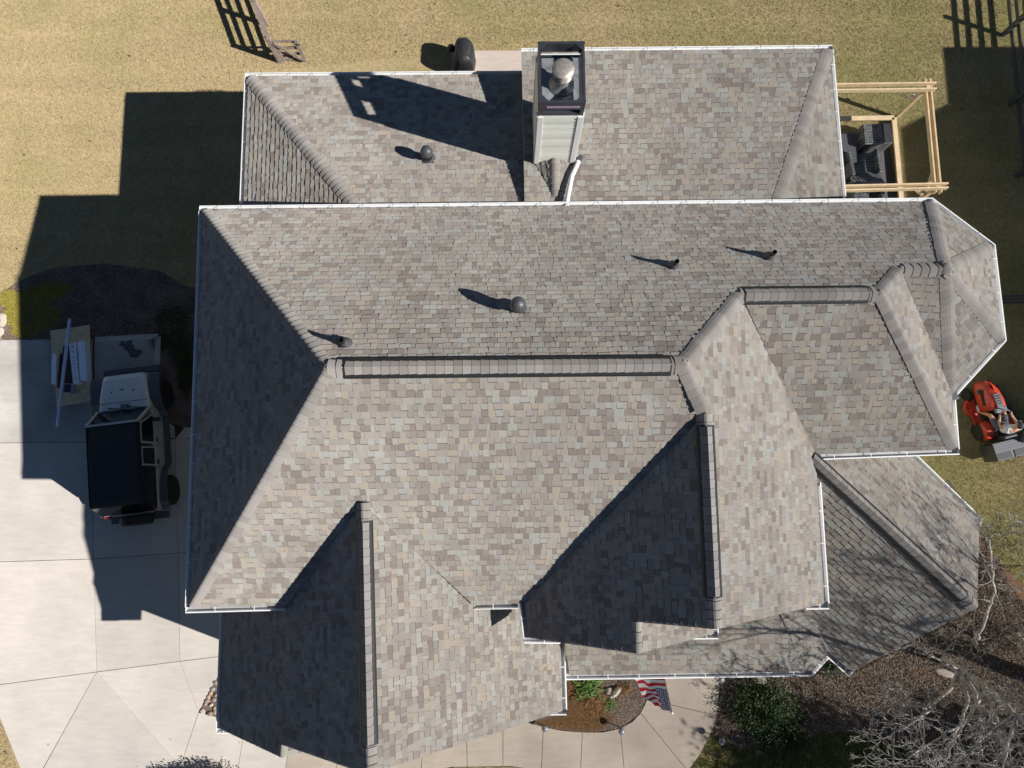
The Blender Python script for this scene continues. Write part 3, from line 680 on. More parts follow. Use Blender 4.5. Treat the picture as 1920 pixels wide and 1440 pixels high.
sheet('mulch_bed', [(0, 551), (30, 530), (70, 512), (105, 502), (200, 494), (300, 508), (345, 535), (460, 560), (460, 800), (346, 801), (312, 792), (299, 776), (293, 700), (296, 630), (5, 639), (-8, 600)], 'mulch', .012)
sheet('mulch_bed', [(1040, 1230), (1212, 1230), (1213, 1311), (1201, 1337), (1163, 1366), (1092, 1373), (1019, 1363), (975, 1350), (930, 1320), (1000, 1290)], 'mulch', .012)
RB = [(1349, 1220), (1349, 1300), (1345, 1342), (1338, 1378), (1390, 1402), (1470, 1398), (1540, 1372), (1610, 1370), (1700, 1405), (1790, 1500), (2300, 1500), (2300, 1330), (1960, 1155), (1905, 1115), (1858, 1030), (1835, 985), (1780, 900), (1500, 1000)]
sheet('mulch_bed', RB, 'mulch', .012)
sheet('clay_patch', [(1830, 985), (1842, 1010), (1862, 1045), (1905, 1085), (1960, 1120), (1960, 1160), (1900, 1120), (1855, 1070), (1828, 1010)], 'clay', .016)
sheet('clay_patch', [(1700, 1245), (1760, 1262), (1790, 1290), (1760, 1300), (1715, 1275)], 'clay', .017)
sheet('rock_bed', [(372, 1336), (418, 1251), (460, 1251), (460, 1356)], 'mulch', .014)

# --- scatter helpers
def scatter_px(poly, n, avoid=()):
    xs = [p[0] for p in poly]; ys = [p[1] for p in poly]
    u = rng.uniform(min(xs), max(xs), n*3); v = rng.uniform(min(ys), max(ys), n*3); ok = inpoly_np(u, v, poly)
    for a in avoid: ok &= ~inpoly_np(u, v, a)
    u = u[ok][:n]; v = v[ok][:n]
    R = np.array(RM); d = np.stack([(u-960)/F0, -(v-720)/F0, -np.ones(len(u))], 1) @ R.T; t = -CH/d[:, 2]
    return d[:, 0]*t, d[:, 1]*t
def blades(name, X, Y, k, L, wd, m, z0=.0, lean=.8, label=None, kind='stuff', clump=.02, flat=None):
    n = len(X); X = np.repeat(X, k)+rng.normal(0, clump, n*k); Y = np.repeat(Y, k)+rng.normal(0, clump, n*k); N = n*k
    az = rng.uniform(0, 2*PI, N); ln = L*rng.uniform(.5, 1.3, N); le = rng.uniform(.15, lean, N)*PI/2
    if flat is not None: le = PI/2-rng.uniform(0, flat, N)
    tip = np.stack([X+np.cos(az)*np.sin(le)*ln, Y+np.sin(az)*np.sin(le)*ln, z0+np.cos(le)*ln+.004], 1)
    px_, py_ = -np.sin(az)*wd/2, np.cos(az)*wd/2
    a = np.stack([X+px_, Y+py_, np.full(N, z0)+rng.uniform(0, .01, N)], 1); b = np.stack([X-px_, Y-py_, np.full(N, z0)+rng.uniform(0, .01, N)], 1)
    W = np.stack([a, b, tip], 1).reshape(-1, 3)
    o = np_mesh(name, W, 3, m, rng.uniform(.01, .99, N)); tag(o, label, None, None, kind); return o
def leaves(name, C, size, m, parent=None, up=.5):
    """C (n,3) centres; small pointed quads with random tilt"""
    n = len(C); d = rng.normal(size=(n, 3)); d /= np.linalg.norm(d, axis=1)[:, None]
    q = rng.normal(size=(n, 3)); q[:, 2] *= up; q -= d*(q*d).sum(1)[:, None]; q /= np.linalg.norm(q, axis=1)[:, None]
    s = size*rng.uniform(.6, 1.3, n)[:, None]
    W = np.stack([C-d*s, C-q*s*.42, C+d*s, C+q*s*.42], 1).reshape(-1, 3)
    return np_mesh(name, W, 4, m, rng.uniform(.01, .99, n), parent)
def flatleaves(name, X, Y, size, m, zmax=.04, z0=.015, tilt=.35):
    n = len(X); az = rng.uniform(0, 2*PI, n); d = np.stack([np.cos(az), np.sin(az), rng.normal(0, tilt, n)], 1)
    q = np.stack([-np.sin(az), np.cos(az), rng.normal(0, tilt, n)], 1); C = np.stack([X, Y, z0+rng.uniform(0, zmax, n)], 1)
    s = size*rng.uniform(.5, 1.4, n)[:, None]; W = np.stack([C-d*s, C-q*s*.45, C+d*s, C+q*s*.45], 1).reshape(-1, 3)
    return np_mesh(name, W, 4, m, rng.uniform(.01, .99, n))
HOLES = [[(462, 137), (970, 90), (1563, 85), (1588, 370), (1755, 372), (1867, 458), (1888, 637), (1790, 745), (1800, 850), (1712, 850), (1840, 970), (1837, 1140), (1600, 1262), (1060, 1275), (1060, 1340), (690, 1460), (405, 1372), (347, 1146), (375, 390), (452, 385)],
 [(0, 551), (30, 530), (70, 512), (105, 502), (200, 494), (300, 508), (345, 535), (376, 545), (376, 800), (346, 801), (-20, 900), (-20, 600)],
 [(-20, 640), (400, 640), (400, 1500), (55, 1500), (-5, 1335), (-20, 1300)], RB, [(835, 95), (1010, 95), (1010, 140), (835, 140)],
 [(400, 1200), (1350, 1200), (1345, 1342), (1290, 1445), (1012, 1446), (850, 1439), (400, 1500)]]
G1 = [(-40, -60), (1960, -60), (1960, 1230), (1960, 1500), (-40, 1500)]
X, Y = scatter_px(G1, 125000, HOLES)
blades('grass', X, Y, 4, .042, .011, 'blade', label='short dormant lawn grass, tan with greener patches')
X, Y = scatter_px([(1290, 1445), (1338, 1378), (1390, 1402), (1470, 1398), (1540, 1372), (1610, 1370), (1700, 1405), (1790, 1500), (1270, 1500)], 9000)
blades('grass', X, Y, 5, .07, .010, tintmat('green grass', [(.07,.10,.02),(.12,.15,.03),(.17,.18,.04),(.05,.07,.015)], 1, .1), label='greener grass by the front walk')
X, Y = scatter_px([(850, 1439), (875, 1436), (960, 1437), (1012, 1446), (1060, 1500), (780, 1500)], 900)
blades('grass', X, Y, 5, .06, .010, 'blade', label='sliver of lawn at the lower edge of the walk')
# litter and mulch pieces
X, Y = scatter_px(G1, 420, HOLES)
tag(flatleaves('fallen_leaves', X, Y, .035, tintmat('dry fallen leaf', [(.20,.13,.08),(.30,.22,.14),(.42,.36,.28),(.14,.09,.06)], .9, .1), .03, .04), 'single dry leaves scattered over the lawn', kind='stuff')
X, Y = scatter_px([(1349, 1200), (1349, 1300), (1338, 1378), (1390, 1402), (1470, 1398), (1540, 1372), (1610, 1370), (1700, 1405), (1790, 1460), (1960, 1460), (1960, 1160), (1905, 1115), (1858, 1030), (1820, 960), (1500, 1100)], 90000, [HOLES[0]])
tag(flatleaves('leaf_litter', X, Y, .021, 'litter', .07, tilt=.7), 'brown fallen leaves and twigs over the right-hand bed', kind='stuff')
X, Y = scatter_px([(1062, 1270), (1212, 1270), (1213, 1311), (1201, 1337), (1163, 1366), (1092, 1373), (1019, 1363), (975, 1350)], 3600, [HOLES[0]])
tag(flatleaves('bark_chips', X, Y, .016, 'litter', .02), 'fine bark chips in the small front bed', kind='stuff')
X, Y = scatter_px([(1060, 1265), (1100, 1265), (1105, 1320), (1150, 1345), (1120, 1368), (1019, 1360), (980, 1348), (1060, 1330)], 5200, [HOLES[0]])
blades('pine_straw', X, Y, 2, .11, .005, 'straw', .02, flat=.3, label='orange pine straw beside the garage roof edge', clump=.04)
X, Y = scatter_px([(0, 640), (0, 551), (105, 502), (200, 494), (300, 508), (360, 545), (360, 640)], 6500)
tag(flatleaves('bark_chips', X, Y, .02, 'litter', .03), 'dull bark chips in the mound by the driveway', kind='stuff')
M['moss_shaded'] = tintmat('shade-toned moss', [(.07,.08,.02),(.10,.10,.025),(.05,.06,.018),(.13,.12,.04)], 1, .1)  # same moss, with the shade by the house put into its colour
def moss(cs, n, m, lab):
    X = []; Y = []
    for (u, v, su, sv) in cs:
        p = at(u, v, 0); k = n//len(cs); q = rng.normal(0, 1, (k, 2)); rr = np.linalg.norm(q, axis=1); q = q[rr < 1.7]
        X.append(p.x+q[:, 0]*su/65); Y.append(p.y+q[:, 1]*sv/65)
    blades('moss', np.concatenate(X), np.concatenate(Y), 3, .04, .014, m, .015, label=lab)
moss([(18, 560, 12, 10), (30, 590, 14, 14), (60, 560, 22, 14), (100, 545, 20, 10), (48, 620, 16, 9), (85, 595, 18, 16)], 15000, 'moss', 'yellow-green moss mat half in sun at the driveway corner')
moss([(325, 600, 22, 18), (340, 650, 16, 26), (300, 640, 12, 12), (350, 700, 10, 26)], 7000, 'moss_shaded', 'shade-toned moss mat in the shade under the left gutter')
M['rocktan'] = mat('tan river rock', (.30, .225, .165), .75, .2, 18)
# river rocks
RL = ['orange river rock second from the top along the bed edge', 'pale river rock third from the top along the bed edge', 'pale river rock midway along the concrete edge of the corner bed', 'river rock just below the middle of the bed edge', 'small river rock above the bottom corner of the bed',
 'orange river rock at the very bottom corner of the bed', 'buff river rock on the bottom edge, right of the corner one', 'last river rock on the bottom edge beside the garage gutter', 'topmost river rock squeezed against the garage gutter', 'small river rock inside the bed near its lower edge',
 'inner river rock close to the gutter in the lower half of the bed', 'inner river rock beside the gutter at mid height', 'inner river rock beside the gutter in the upper half of the bed']
for i, (u, v, r) in enumerate([(399, 1292, .075), (395, 1300, .07), (391, 1307, .065), (388, 1314, .075), (385, 1320, .06), (380, 1334, .08), (394, 1338, .085), (403, 1335, .08), (404, 1280, .07), (396, 1322, .06), (402, 1328, .06), (401, 1312, .07), (405, 1303, .06)]):
    p = at(u, v, .03); b = MB(); b.ball((0, 0, 0), (r, r*.8, r*.6), 12, 8, jit=.07)
    o = b.build('river_rock', tintmat('rock %d' % i, [(.42,.30,.21)]*2 if i % 3 else [(.33,.30,.26)]*2, .7, .15, 20) if i < 3 else ('stone' if i % 4 == 1 else M['rocktan']), None, True, loc=p, rz=i*1.1)
    tag(o, RL[i], 'rock', 'river rocks edging the corner bed')
def boulder(u, v, r, label, rz=0, z=.05):
    b = MB(); n = 9
    b.ball((0, 0, 0), r, 14, 9, jit=.09); o = b.build('landscape_stone', 'stone', None, False, loc=at(u, v, z), rz=rz); tag(o, label, 'stone')
    return o
boulder(1154, 1299, (.20, .075, .10), 'flat pale stone slab standing in the small front bed', .75, .1)
boulder(1143, 1297, (.10, .12, .08), 'rounded grey stone leaning on the pale slab in the front bed', .3)
boulder(1424, 1274, (.20, .12, .12), 'buff stone under the porch gutter above the dark holly shrub', -.2, .1)
boulder(1772, 1262, (.30, .10, .10), 'lichen covered stone at the foot of the bare tree', -.3, .05)
boulder(4, 600, (.14, .2, .10), 'stone at the left frame edge beside the moss mat', .1, .04)
boulder(-2, 622, (.14, .14, .10), 'lower stone at the left frame edge above the driveway corner', .5, .04)
# --- shrubs and small plants
def shrub(name, label, c, r, n, size, m, cat='shrub', stems=7, squash=1., core=.45):
    e = empty(name, label, cat, c); b = MB()
    for i in range(stems):
        a = random.uniform(0, 2*PI); q = Vector((math.cos(a)*r[0]*.7, math.sin(a)*r[1]*.7, r[2]*random.uniform(.9, 1.6)))
        b.tube([(0, 0, -.02), q*.5+Vector((random.uniform(-.05, .05), 0, .05)), q], [.014, .010, .004], 5)
    b.build('stem', 'bark', e)
    # clumps of leaves
    K_ = max(6, n//70); cen = rng.normal(size=(K_, 3)); cen /= np.linalg.norm(cen, axis=1)[:, None]
    cen *= rng.uniform(core, 1., K_)[:, None]; cen[:, 2] = np.abs(cen[:, 2])
    C = cen[rng.integers(0, K_, n)]+rng.normal(0, .17, (n, 3)); C = C*np.array(r)+np.array([0, 0, r[2]*.35]); C[:, 2] = np.maximum(C[:, 2], .02)
    leaves('foliage', C, size, m, e); return e
shrub('holly_shrub', 'dark glossy evergreen shrub in shade beside the front walk', at(1428, 1322, 0), (.95, .68, .55), 9000, .034, 'dkgreen', core=.1)
shrub('holly_shrub', 'low evergreen shrub deep in shade below the larger one', at(1460, 1372, 0), (.75, .45, .4), 4500, .032, 'dkgreen', core=.1)
shrub('small_shrub', 'small green shrub in the notch between porch and side wing gutters', at(1553, 1251, 0), (.28, .24, .3), 1100, .028, 'dkgreen', core=.1)
shrub('loropetalum_shrub', 'dark purple leaved shrub at the bottom edge of the driveway', at(385, 1462, 0), (1.15, .42, .42), 4200, .036, 'purpleleaf', core=.5)
def strap(name, label, u, v, n, L, m, r=.18, wd=.022, lean=.85):
    c = at(u, v, .02); e = empty(name, label, 'plant', c); X = rng.normal(0, r, n); Y = rng.normal(0, r*.8, n)
    N = n; az = rng.uniform(0, 2*PI, N); W = []; T = []
    for i in range(N):
        a = az[i]; le = random.uniform(.3, lean)*PI/2; ln = L*random.uniform(.6, 1.2); d = Vector((math.cos(a), math.sin(a), 0)); s = Vector((-d.y, d.x, 0))*wd*.5
        p0 = Vector((X[i], Y[i], 0)); p1 = p0+d*ln*.5*math.sin(le*.6)+Vector((0, 0, ln*.5*math.cos(le*.6))); p2 = p1+d*ln*.5+Vector((0, 0, -ln*.12*random.random()))
        W += [p0-s*.6, p0+s*.6, p1+s, p1-s, p1-s, p1+s, p2+s*.15, p2-s*.15]; T += [random.random()*.98+.01]*2
    np_mesh('leaf_blades', np.array([tuple(x) for x in W]), 4, m, np.array(T), e); return e
strap('lily_clump', 'bright green strap leaved plant under the porch gutter', 1103, 1284, 150, .34, 'ltgreen', .16, .03)
strap('lily_clump', 'yellowing strap leaved plant below the pale stone', 1122, 1312, 110, .28, 'straw', .16, .018)
strap('lily_clump', 'small green sprig right of the brown clump in the front bed', 1143, 1318, 75, .2, 'ltgreen', .09, .016)
strap('lily_clump', 'dry brown tuft between the pale stone and the flag', 1172, 1292, 90, .22, 'straw', .12, .014)

# ============================================================ trees
def branch(b, p, d, L, r, depth, up=.05, wig=.42, tw=2, spread=.75, minr=.0085):
    n = max(3, int(L/.16)); pts = [p.copy()]; rs = [r]; dd = d.normalized(); kids = []
    for i in range(n):
        dd = (dd+Vector((random.gauss(0, wig), random.gauss(0, wig), random.gauss(0, wig)+up))*.28).normalized()
        pts.append(pts[-1]+dd*(L/n)); rs.append(max(minr*.7, r*(1-.72*(i+1)/n)))
        if depth > 0 and i >= 1 and random.random() < .50: kids.append((pts[-1].copy(), dd.copy(), rs[-1]))
    b.tube(pts, rs, 6 if r > .012 else (4 if r > .006 else 3), cap=False)
    if depth > 0:
        kids += [(pts[-1], dd, rs[-1])]*tw if depth > 1 else [(pts[-1], dd, rs[-1])]*2
        for (q, e, rr) in kids:
            ax = Vector((random.gauss(0, 1), random.gauss(0, 1), random.gauss(0, 1))); ax = (ax-e*ax.dot(e)).normalized()
            a = random.uniform(.35, spread+.2); nd = e*math.cos(a)+ax*math.sin(a)
            branch(b, q, nd, L*random.uniform(.42, .72), max(minr, rr*.72), depth-1, up, wig, tw, spread, minr)
def bare_tree(label, base, limbs, depth=3, L=1.0):
    e = empty('bare_tree', label, 'tree', base); bs = Vector(base)
    for li, (pts, r0, r1) in enumerate(limbs):
        P = [Vector(p)-bs for p in pts]; n = len(P); b = MB()
        Q = [];
        for i in range(n-1):
            for k in range(4): Q.append(P[i].lerp(P[i+1], k/4)+Vector((random.gauss(0, .02), random.gauss(0, .02), 0))*(k > 0))
        Q.append(P[-1]); rs = [r0+(r1-r0)*i/(len(Q)-1) for i in range(len(Q))]
        b.tube(Q, rs, 9); b.build('trunk' if li == 0 else 'limb', 'bark', e, True)
        b = MB(); d0 = (P[-1]-P[-2]).normalized()
        for i in range(max(2, int(len(Q)*.45)), len(Q)):
            for _ in range(1 if i < len(Q)-1 else 4):
                ax = Vector((random.gauss(0, 1), random.gauss(0, 1), random.gauss(.3, .6))); dd = (d0*.7+ax.normalized()*.8).normalized()
                branch(b, Q[i], dd, L*random.uniform(.6, 1.1), max(.008, rs[i]*.55), depth)
        b.build('crown', 'bark', e)
    return e
def W(u, v, z): return tuple(at(u, v, z))
base = W(1768, 1238, 0)
j1 = W(1800, 1258, 1.3); j2 = W(1850, 1290, 2.4); j3 = W(1905, 1340, 4.0)
bare_tree('large bare pale barked tree spreading over the lower right corner', base, [
    ([base, j1, j2, j3], .12, .05),
    ([j1, W(1785, 1290, 1.9), W(1745, 1330, 2.6), W(1700, 1362, 3.2), W(1655, 1385, 3.6)], .06, .016),
    ([j1, W(1815, 1310, 2.2), W(1800, 1360, 3.2), W(1770, 1410, 4.0)], .055, .018),
    ([j1, W(1830, 1300, 2.2), W(1840, 1350, 3.4), W(1838, 1410, 4.6)], .06, .02),
    ([W(1745, 1330, 2.6), W(1720, 1325, 3.0), W(1680, 1322, 3.4)], .03, .010),
    ([W(1800, 1360, 3.2), W(1750, 1390, 3.8), W(1700, 1425, 4.4)], .035, .012),
    ([j2, W(1868, 1345, 3.4), W(1880, 1410, 4.6)], .05, .02),
    ([j2, W(1900, 1320, 3.2), W(1950, 1360, 4.2)], .04, .016),
    ([j2, W(1820, 1340, 3.6), W(1790, 1385, 4.6), W(1770, 1430, 5.2)], .04, .014),
    ([j3, W(1960, 1400, 5.4), W(2030, 1440, 6.8)], .05, .02),
    ([j3, W(1890, 1390, 5.2), W(1880, 1440, 6.4)], .045, .018),
    ([j3, W(1850, 1380, 5.2), W(1800, 1420, 6.2)], .04, .014),
    ([j1, W(1775, 1245, 2.0), W(1735, 1222, 2.7), W(1712, 1208, 3.0)], .03, .009)], 3, .66)
tb2 = W(2010, 1300, 0)
b2 = Vector(tb2)
def up(x, y, z): return (b2.x+x, b2.y+y, z)
bare_tree('tall bare tree just outside the right frame edge', tb2, [
    ([up(0, 0, 0), up(.05, .05, 2.2), up(-.1, .1, 4.4)], .24, .15),
    ([up(-.1, .1, 4.4), up(-1.6, .8, 6.4), up(-3.2, 1.3, 8.6)], .12, .05), ([up(-1.6, .8, 6.4), up(-3.0, .6, 7.4), up(-4.6, .7, 8.6)], .09, .04), ([up(-.1, .1, 4.4), up(-1.0, 1.6, 6.6), up(-1.6, 2.6, 8.4)], .10, .04), ([up(-1.6, .8, 6.4), up(-2.2, 1.8, 7.6), up(-3.0, 2.6, 8.6)], .07, .03), ([up(-.1, .1, 4.4), up(-.8, .3, 6.0), up(-1.3, .2, 7.6)], .12, .04), ([up(-.1, .1, 4.4), up(.2, -.5, 6.2), up(.1, -1.3, 7.8)], .12, .04),
    ([up(-.1, .1, 4.4), up(-1.2, -.6, 5.6), up(-2.2, -1.4, 6.8)], .09, .03), ([up(-.1, .1, 4.4), up(.7, .4, 6.4), up(.8, .9, 8.2)], .10, .03),
    ([up(-.1, .1, 4.4), up(-.7, 1.0, 5.8), up(-.9, 1.6, 7.0)], .08, .03)], 3, 1.05)
for (x_, y_, l_) in ((15.0, -9.9, 'dense evergreen tree beyond the lower right corner of the frame'), (18.2, -10.2, 'added unseen evergreen tree further right, shading the lower right corner')):  # second tree is added out of view to darken ground behind the bare tree
    e = empty('evergreen_tree', l_, 'tree', (x_, y_, 0)); b = MB(); b.tube([(0, 0, 0), (.05, .1, 2.5), (0, 0, 6)], [.2, .15, .06], 9); b.build('trunk', 'bark', e)
    n_ = 16000; K_ = 150; cen = rng.normal(size=(K_, 3)); cen /= np.linalg.norm(cen, axis=1)[:, None]; cen *= rng.uniform(.3, 1, K_)[:, None]
    C = cen[rng.integers(0, K_, n_)]*np.array([2.5, 1.9, 2.4])+rng.normal(0, .26, (n_, 3))+np.array([0, 0, 4.6]); leaves('crown', C, .10, 'dkgreen', e)
tb = W(1832, 1200, 0)
bare_tree('slender bare sapling leaning up past the angled side wing', tb, [
    ([tb, W(1837, 1185, .7), W(1851, 1148, 1.4), W(1866, 1110, 2.2), W(1860, 1067, 3.0), W(1855, 1010, 4.0)], .045, .02),
    ([W(1855, 1010, 4.0), W(1880, 992, 4.3), W(1922, 986, 4.7)], .016, .007),
    ([W(1858, 1025, 3.7), W(1885, 1005, 4.0), W(1900, 995, 4.2)], .012, .006),
    ([W(1862, 1080, 2.7), W(1845, 1050, 3.2), W(1836, 1025, 3.7)], .012, .006)], 1, .5)
for i, (u, v) in enumerate(((1905, 1030), (1885, 1110), (1915, 1060), (1895, 1170), (1820, 1205), (1905, 1215))):
    p = W(u, v, 0); e = empty('twiggy_bush', ['leafless twiggy bush on the grass edge right of the sapling', 'leafless bush just right of the sapling trunk', 'thin leafless bush at the right frame edge above the clay strip', 'leafless bush below the clay strip at the right', 'leafless twigs beside the foot of the sapling', 'leafless bush over the shaded leaf litter at the right edge'][i], 'bush', p); b = MB()
    for k in range(7): branch(b, Vector((0, 0, 0)), Vector((random.gauss(0, .5), random.gauss(0, .5), 1)), random.uniform(.35, .6), .007, 2, .15)
    b.build('twigs', 'bark', e)
# dark tree trunk shadow in the photo comes from a tall tree further right

# ============================================================ things around the house
# --- neighbour's house beyond the right frame edge (its shadow lies over the side lawn)
KS = 1/math.tan(SEL); SHX = -KS*math.cos(SAZ); SHY = KS*math.sin(SAZ)
nb = empty('neighbour_house', 'brick house next door outside the right frame edge', 'house')
xe = at(1771, 140, 0).x-6*SHX; y1 = at(1770, 88, 0).y-6*SHY; ym_ = at(1770, 194, 0).y-6*SHY; y0 = at(1830, 836, 0).y-6*SHY
pk = at(1687, 240, 0); hz = 8.2; rx = pk.x-hz*SHX; ry1 = pk.y-hz*SHY; ry0 = y0+3.2
b = MB(); b.prism([(xe+.3, y0+.3), (xe+12, y0+.3), (xe+12, y1-.3), (xe+.3, y1-.3)], 0, 5.9); b.build('wall', 'brick', nb)
rx = max(rx, xe+1.0); W2 = rx-xe; xr = xe+12
b = MB(); b.add([(xe, y0, 6), (xe, ym_, 6), (rx, ry1, hz), (rx, ry0, hz), (xr, ym_, 6), (xr, y0, 6), (xr-W2, ry1, hz), (xr-W2, ry0, hz)], [(0, 1, 2, 3), (1, 4, 6, 2), (4, 5, 7, 6), (5, 0, 3, 7), (2, 6, 7, 3), (0, 5, 4, 1)]); b.build('roof', 'cap', nb)
b = MB(); b.prism([(xe, ym_), (xr, ym_), (xr, y1), (xe, y1)], 5.9, 6.0); b.build('flat_roof', 'felt', nb)

# --- rail fence with open gate, top left
def post(e, p, h, s=.10, cap=True, m='oldwood'):
    b = MB(); b.box((p[0], p[1], h/2), (s, s, h)); b.build('post', m, e)
def railfence(name, label, A, B, hs, h, e=None, npost=2, wd=.13, m='oldwood'):
    A = Vector(A); B = Vector(B); e = e or empty(name, label, 'fence', A); e.location = (0, 0, 0)
    for i in range(npost):
        p = A.lerp(B, i/(npost-1)); post(e, p, h, .12, m=m)
    d = (B-A).normalized(); n = Vector((-d.y, d.x, 0))
    for z in hs:
        b = MB(); b.beam(A+n*.075+Vector((0, 0, z)), B+n*.075+Vector((0, 0, z)), .03, wd); b.build('rail', m, e)
    return e
fa = at(527, 118, 0); fb = at(497, 38, 0); fa_ = fa+(fb-fa)*.03
far = fa+(fb-fa)*2.6
e = railfence('rail_fence', 'weathered brown rail fence leading up out of the frame, top left', fa_, far, (.25, .55, .85, 1.12), 1.25, npost=4)
b = MB(); d = (far-fa_).normalized(); n = Vector((-d.y, d.x, 0)); b.beam(fa_+n*.02+Vector((0, 0, 1.2)), far+n*.02+Vector((0, 0, 1.2)), .14, .03); b.build('top_board', 'oldwood', e)
g = empty('wooden_gate', 'open wooden gate with diagonal brace at the end of the rail fence', 'gate')
ga, gb = at(529, 117, 0), at(577, 117, 0); d = (gb-ga).normalized(); nrm = Vector((d.y, -d.x, 0))
for q, s in ((ga, 0), (gb, 1)):
    b = MB(); b.beam(q+d*(.06 if s == 0 else -.06)+Vector((0, 0, .06)), q+d*(.06 if s == 0 else -.06)+Vector((0, 0, 1.12)), .10, .035); b.build('stile', 'oldwood', g)
for z in (.12, .42, .72, 1.05):
    b = MB(); b.beam(ga+nrm*-.035+Vector((0, 0, z)), gb+nrm*-.035+Vector((0, 0, z)), .03, .11); b.build('rail', 'oldwood', g)
b = MB(); b.beam(ga+nrm*.035+d*.05+Vector((0, 0, 1.05)), gb+nrm*.035-d*.05+Vector((0, 0, .12)), .03, .10); b.build('brace', 'oldwood', g)
b = MB(); b.box(gb+Vector((-.12, .06, .95)), (.1, .05, .05)); b.box(gb+Vector((-.05, -.05, 1.0)), (.16, .03, .03)); b.build('latch', 'plastic', g)
# --- right-hand fence (dark rails leaning out of frame)
fr0, fr1 = at(1868, -60, 0), at(1905, 330, 0)
railfence('rail_fence', 'dark shaded rail fence along the top right frame edge', fr0, fr1, (.3, .62, .94, 1.25), 1.45, npost=4, wd=.14, m='darkmetal')
e = empty('side_fence', 'dark rails and post sticking out right of the octagonal bay', 'fence')
p0, p1 = at(1790, 575, 0), at(1990, 570, 0)
for z in (.35, .75, 1.1):
    b = MB(); b.beam(p0+Vector((0, 0, z)), p1+Vector((0, 0, z)), .035, .12); b.build('rail', 'darkmetal', e)
for q in (p0.lerp(p1, .12), p1): post(e, q, 1.25, m='oldwood')
b = MB(); b.beam(p0+Vector((.25, .5, .1)), p0+Vector((.35, .05, 1.2)), .1, .05); b.build('brace', 'oldwood', e)
# --- covered grill on the patio pad
gp = at(872, 126, 0); gr = empty('covered_grill', 'barbecue under a black cover on the patio pad', 'grill', gp)
b = MB(); N = 28; prof = [(0, 1.0), (.25, .98), (.45, .94), (.72, .93), (.95, .98), (1.0, .97)]
H_ = 1.02
for i in range(len(prof)):
    pass
vs = []; fs = []
lv = [(0, 1.0), (.35, .97), (.62, .96), (.78, .9), (.92, .74), (1.0, .42)]
for z, k in lv:
    for j in range(N):
        a = 2*PI*j/N; cx, cy = math.cos(a), math.sin(a); ex = .32*math.copysign(abs(cx)**.6, cx); ey = .42*math.copysign(abs(cy)**.6, cy)
        w_ = 1+.035*math.sin(a*9+z*3)*(1-z*.4)+random.uniform(-.012, .012); vs.append((ex*k*w_+.02*math.sin(a*5), ey*(k*.25+.75 if z < .99 else .72)*w_, z*H_+random.uniform(-.01, .01)))
for i in range(len(lv)-1):
    for j in range(N): fs.append((i*N+j, i*N+(j+1) % N, (i+1)*N+(j+1) % N, (i+1)*N+j))
fs.append(tuple(range((len(lv)-1)*N, len(lv)*N))); b.add(vs, fs)
M['cover'] = mat('black vinyl cover', (.028, .028, .03), .48, .15, 12, .6, 9)
b.build('cover', 'cover', gr, True)
b = MB(); b.ball((-.38, .22, .66), (.12, .12, .14), 12, 8, jit=.04); b.build('side_burner_cover', 'cover', gr, True)
for sx, sy in ((-.22, -.4), (.22, -.4), (-.22, .4), (.22, .4)):
    b = MB(); b.lathe([(.05, -.012), (.06, 0), (.05, .012)], (sx, sy, .06), 12, R=Matrix.Rotation(PI/2, 3, 'X')); b.build('wheel', 'rubber', gr)
# --- timber pergola frame
pg = empty('timber_pergola', 'new pine pergola frame with doubled beams beside the rear right roof', 'pergola')
ZT, ZB = 1.85, .12
def bm(a, c, z, wd, ht, nm='beam', par=pg, taper=0):
    b = MB(); A, B_ = at(*a, z), at(*c, z); b.beam(A, B_, wd, ht); return b.build(nm, 'wood', par)
for v in (158, 169): bm((1540, v+2), (1754, v-1), ZT, .042, .15)
for v in (347, 355): bm((1560, v+3), (1776, v-2), ZT, .042, .15)
for k_ in (0, 1): bm((1733+k_*9, 150), (1753+k_*10, 362), ZT-.19, .042, .15)
bm((1540, 223), (1676, 221), ZB+.1, .14, .05, 'border_board'); bm((1676, 221), (1692, 400), ZB+.1, .14, .05, 'border_board')
bm((1676, 224), (1692, 400), ZB, .05, .16, 'border_joist')
for (u, v) in ((1739, 164), (1757, 351)):
    p = at(u, v, ZT-.1); b = MB(); b.box((p.x, p.y, ZT/2-.05), (.10, .10, ZT)); b.build('post', 'wood', pg)
p = at(1757, 351, ZT-.1); b = MB(); b.beam(p+Vector((-.55, 0, -.1)), p+Vector((0, 0, -.62)), .05, .09); b.beam(p+Vector((0, .55, -.1)), p+Vector((0, 0, -.62)), .05, .09); b.build('knee_brace', 'wood', pg)
for (u, v) in ((1704, 181), (1721, 362)):
    p = at(u, v, 1.1); b = MB(); b.lathe([(.035, 0), (.055, .14), (.02, .16)], p, 12, R=Matrix.Rotation(PI/2.4, 3, 'Y')); b.build('spot_lamp', 'trim', pg, True)
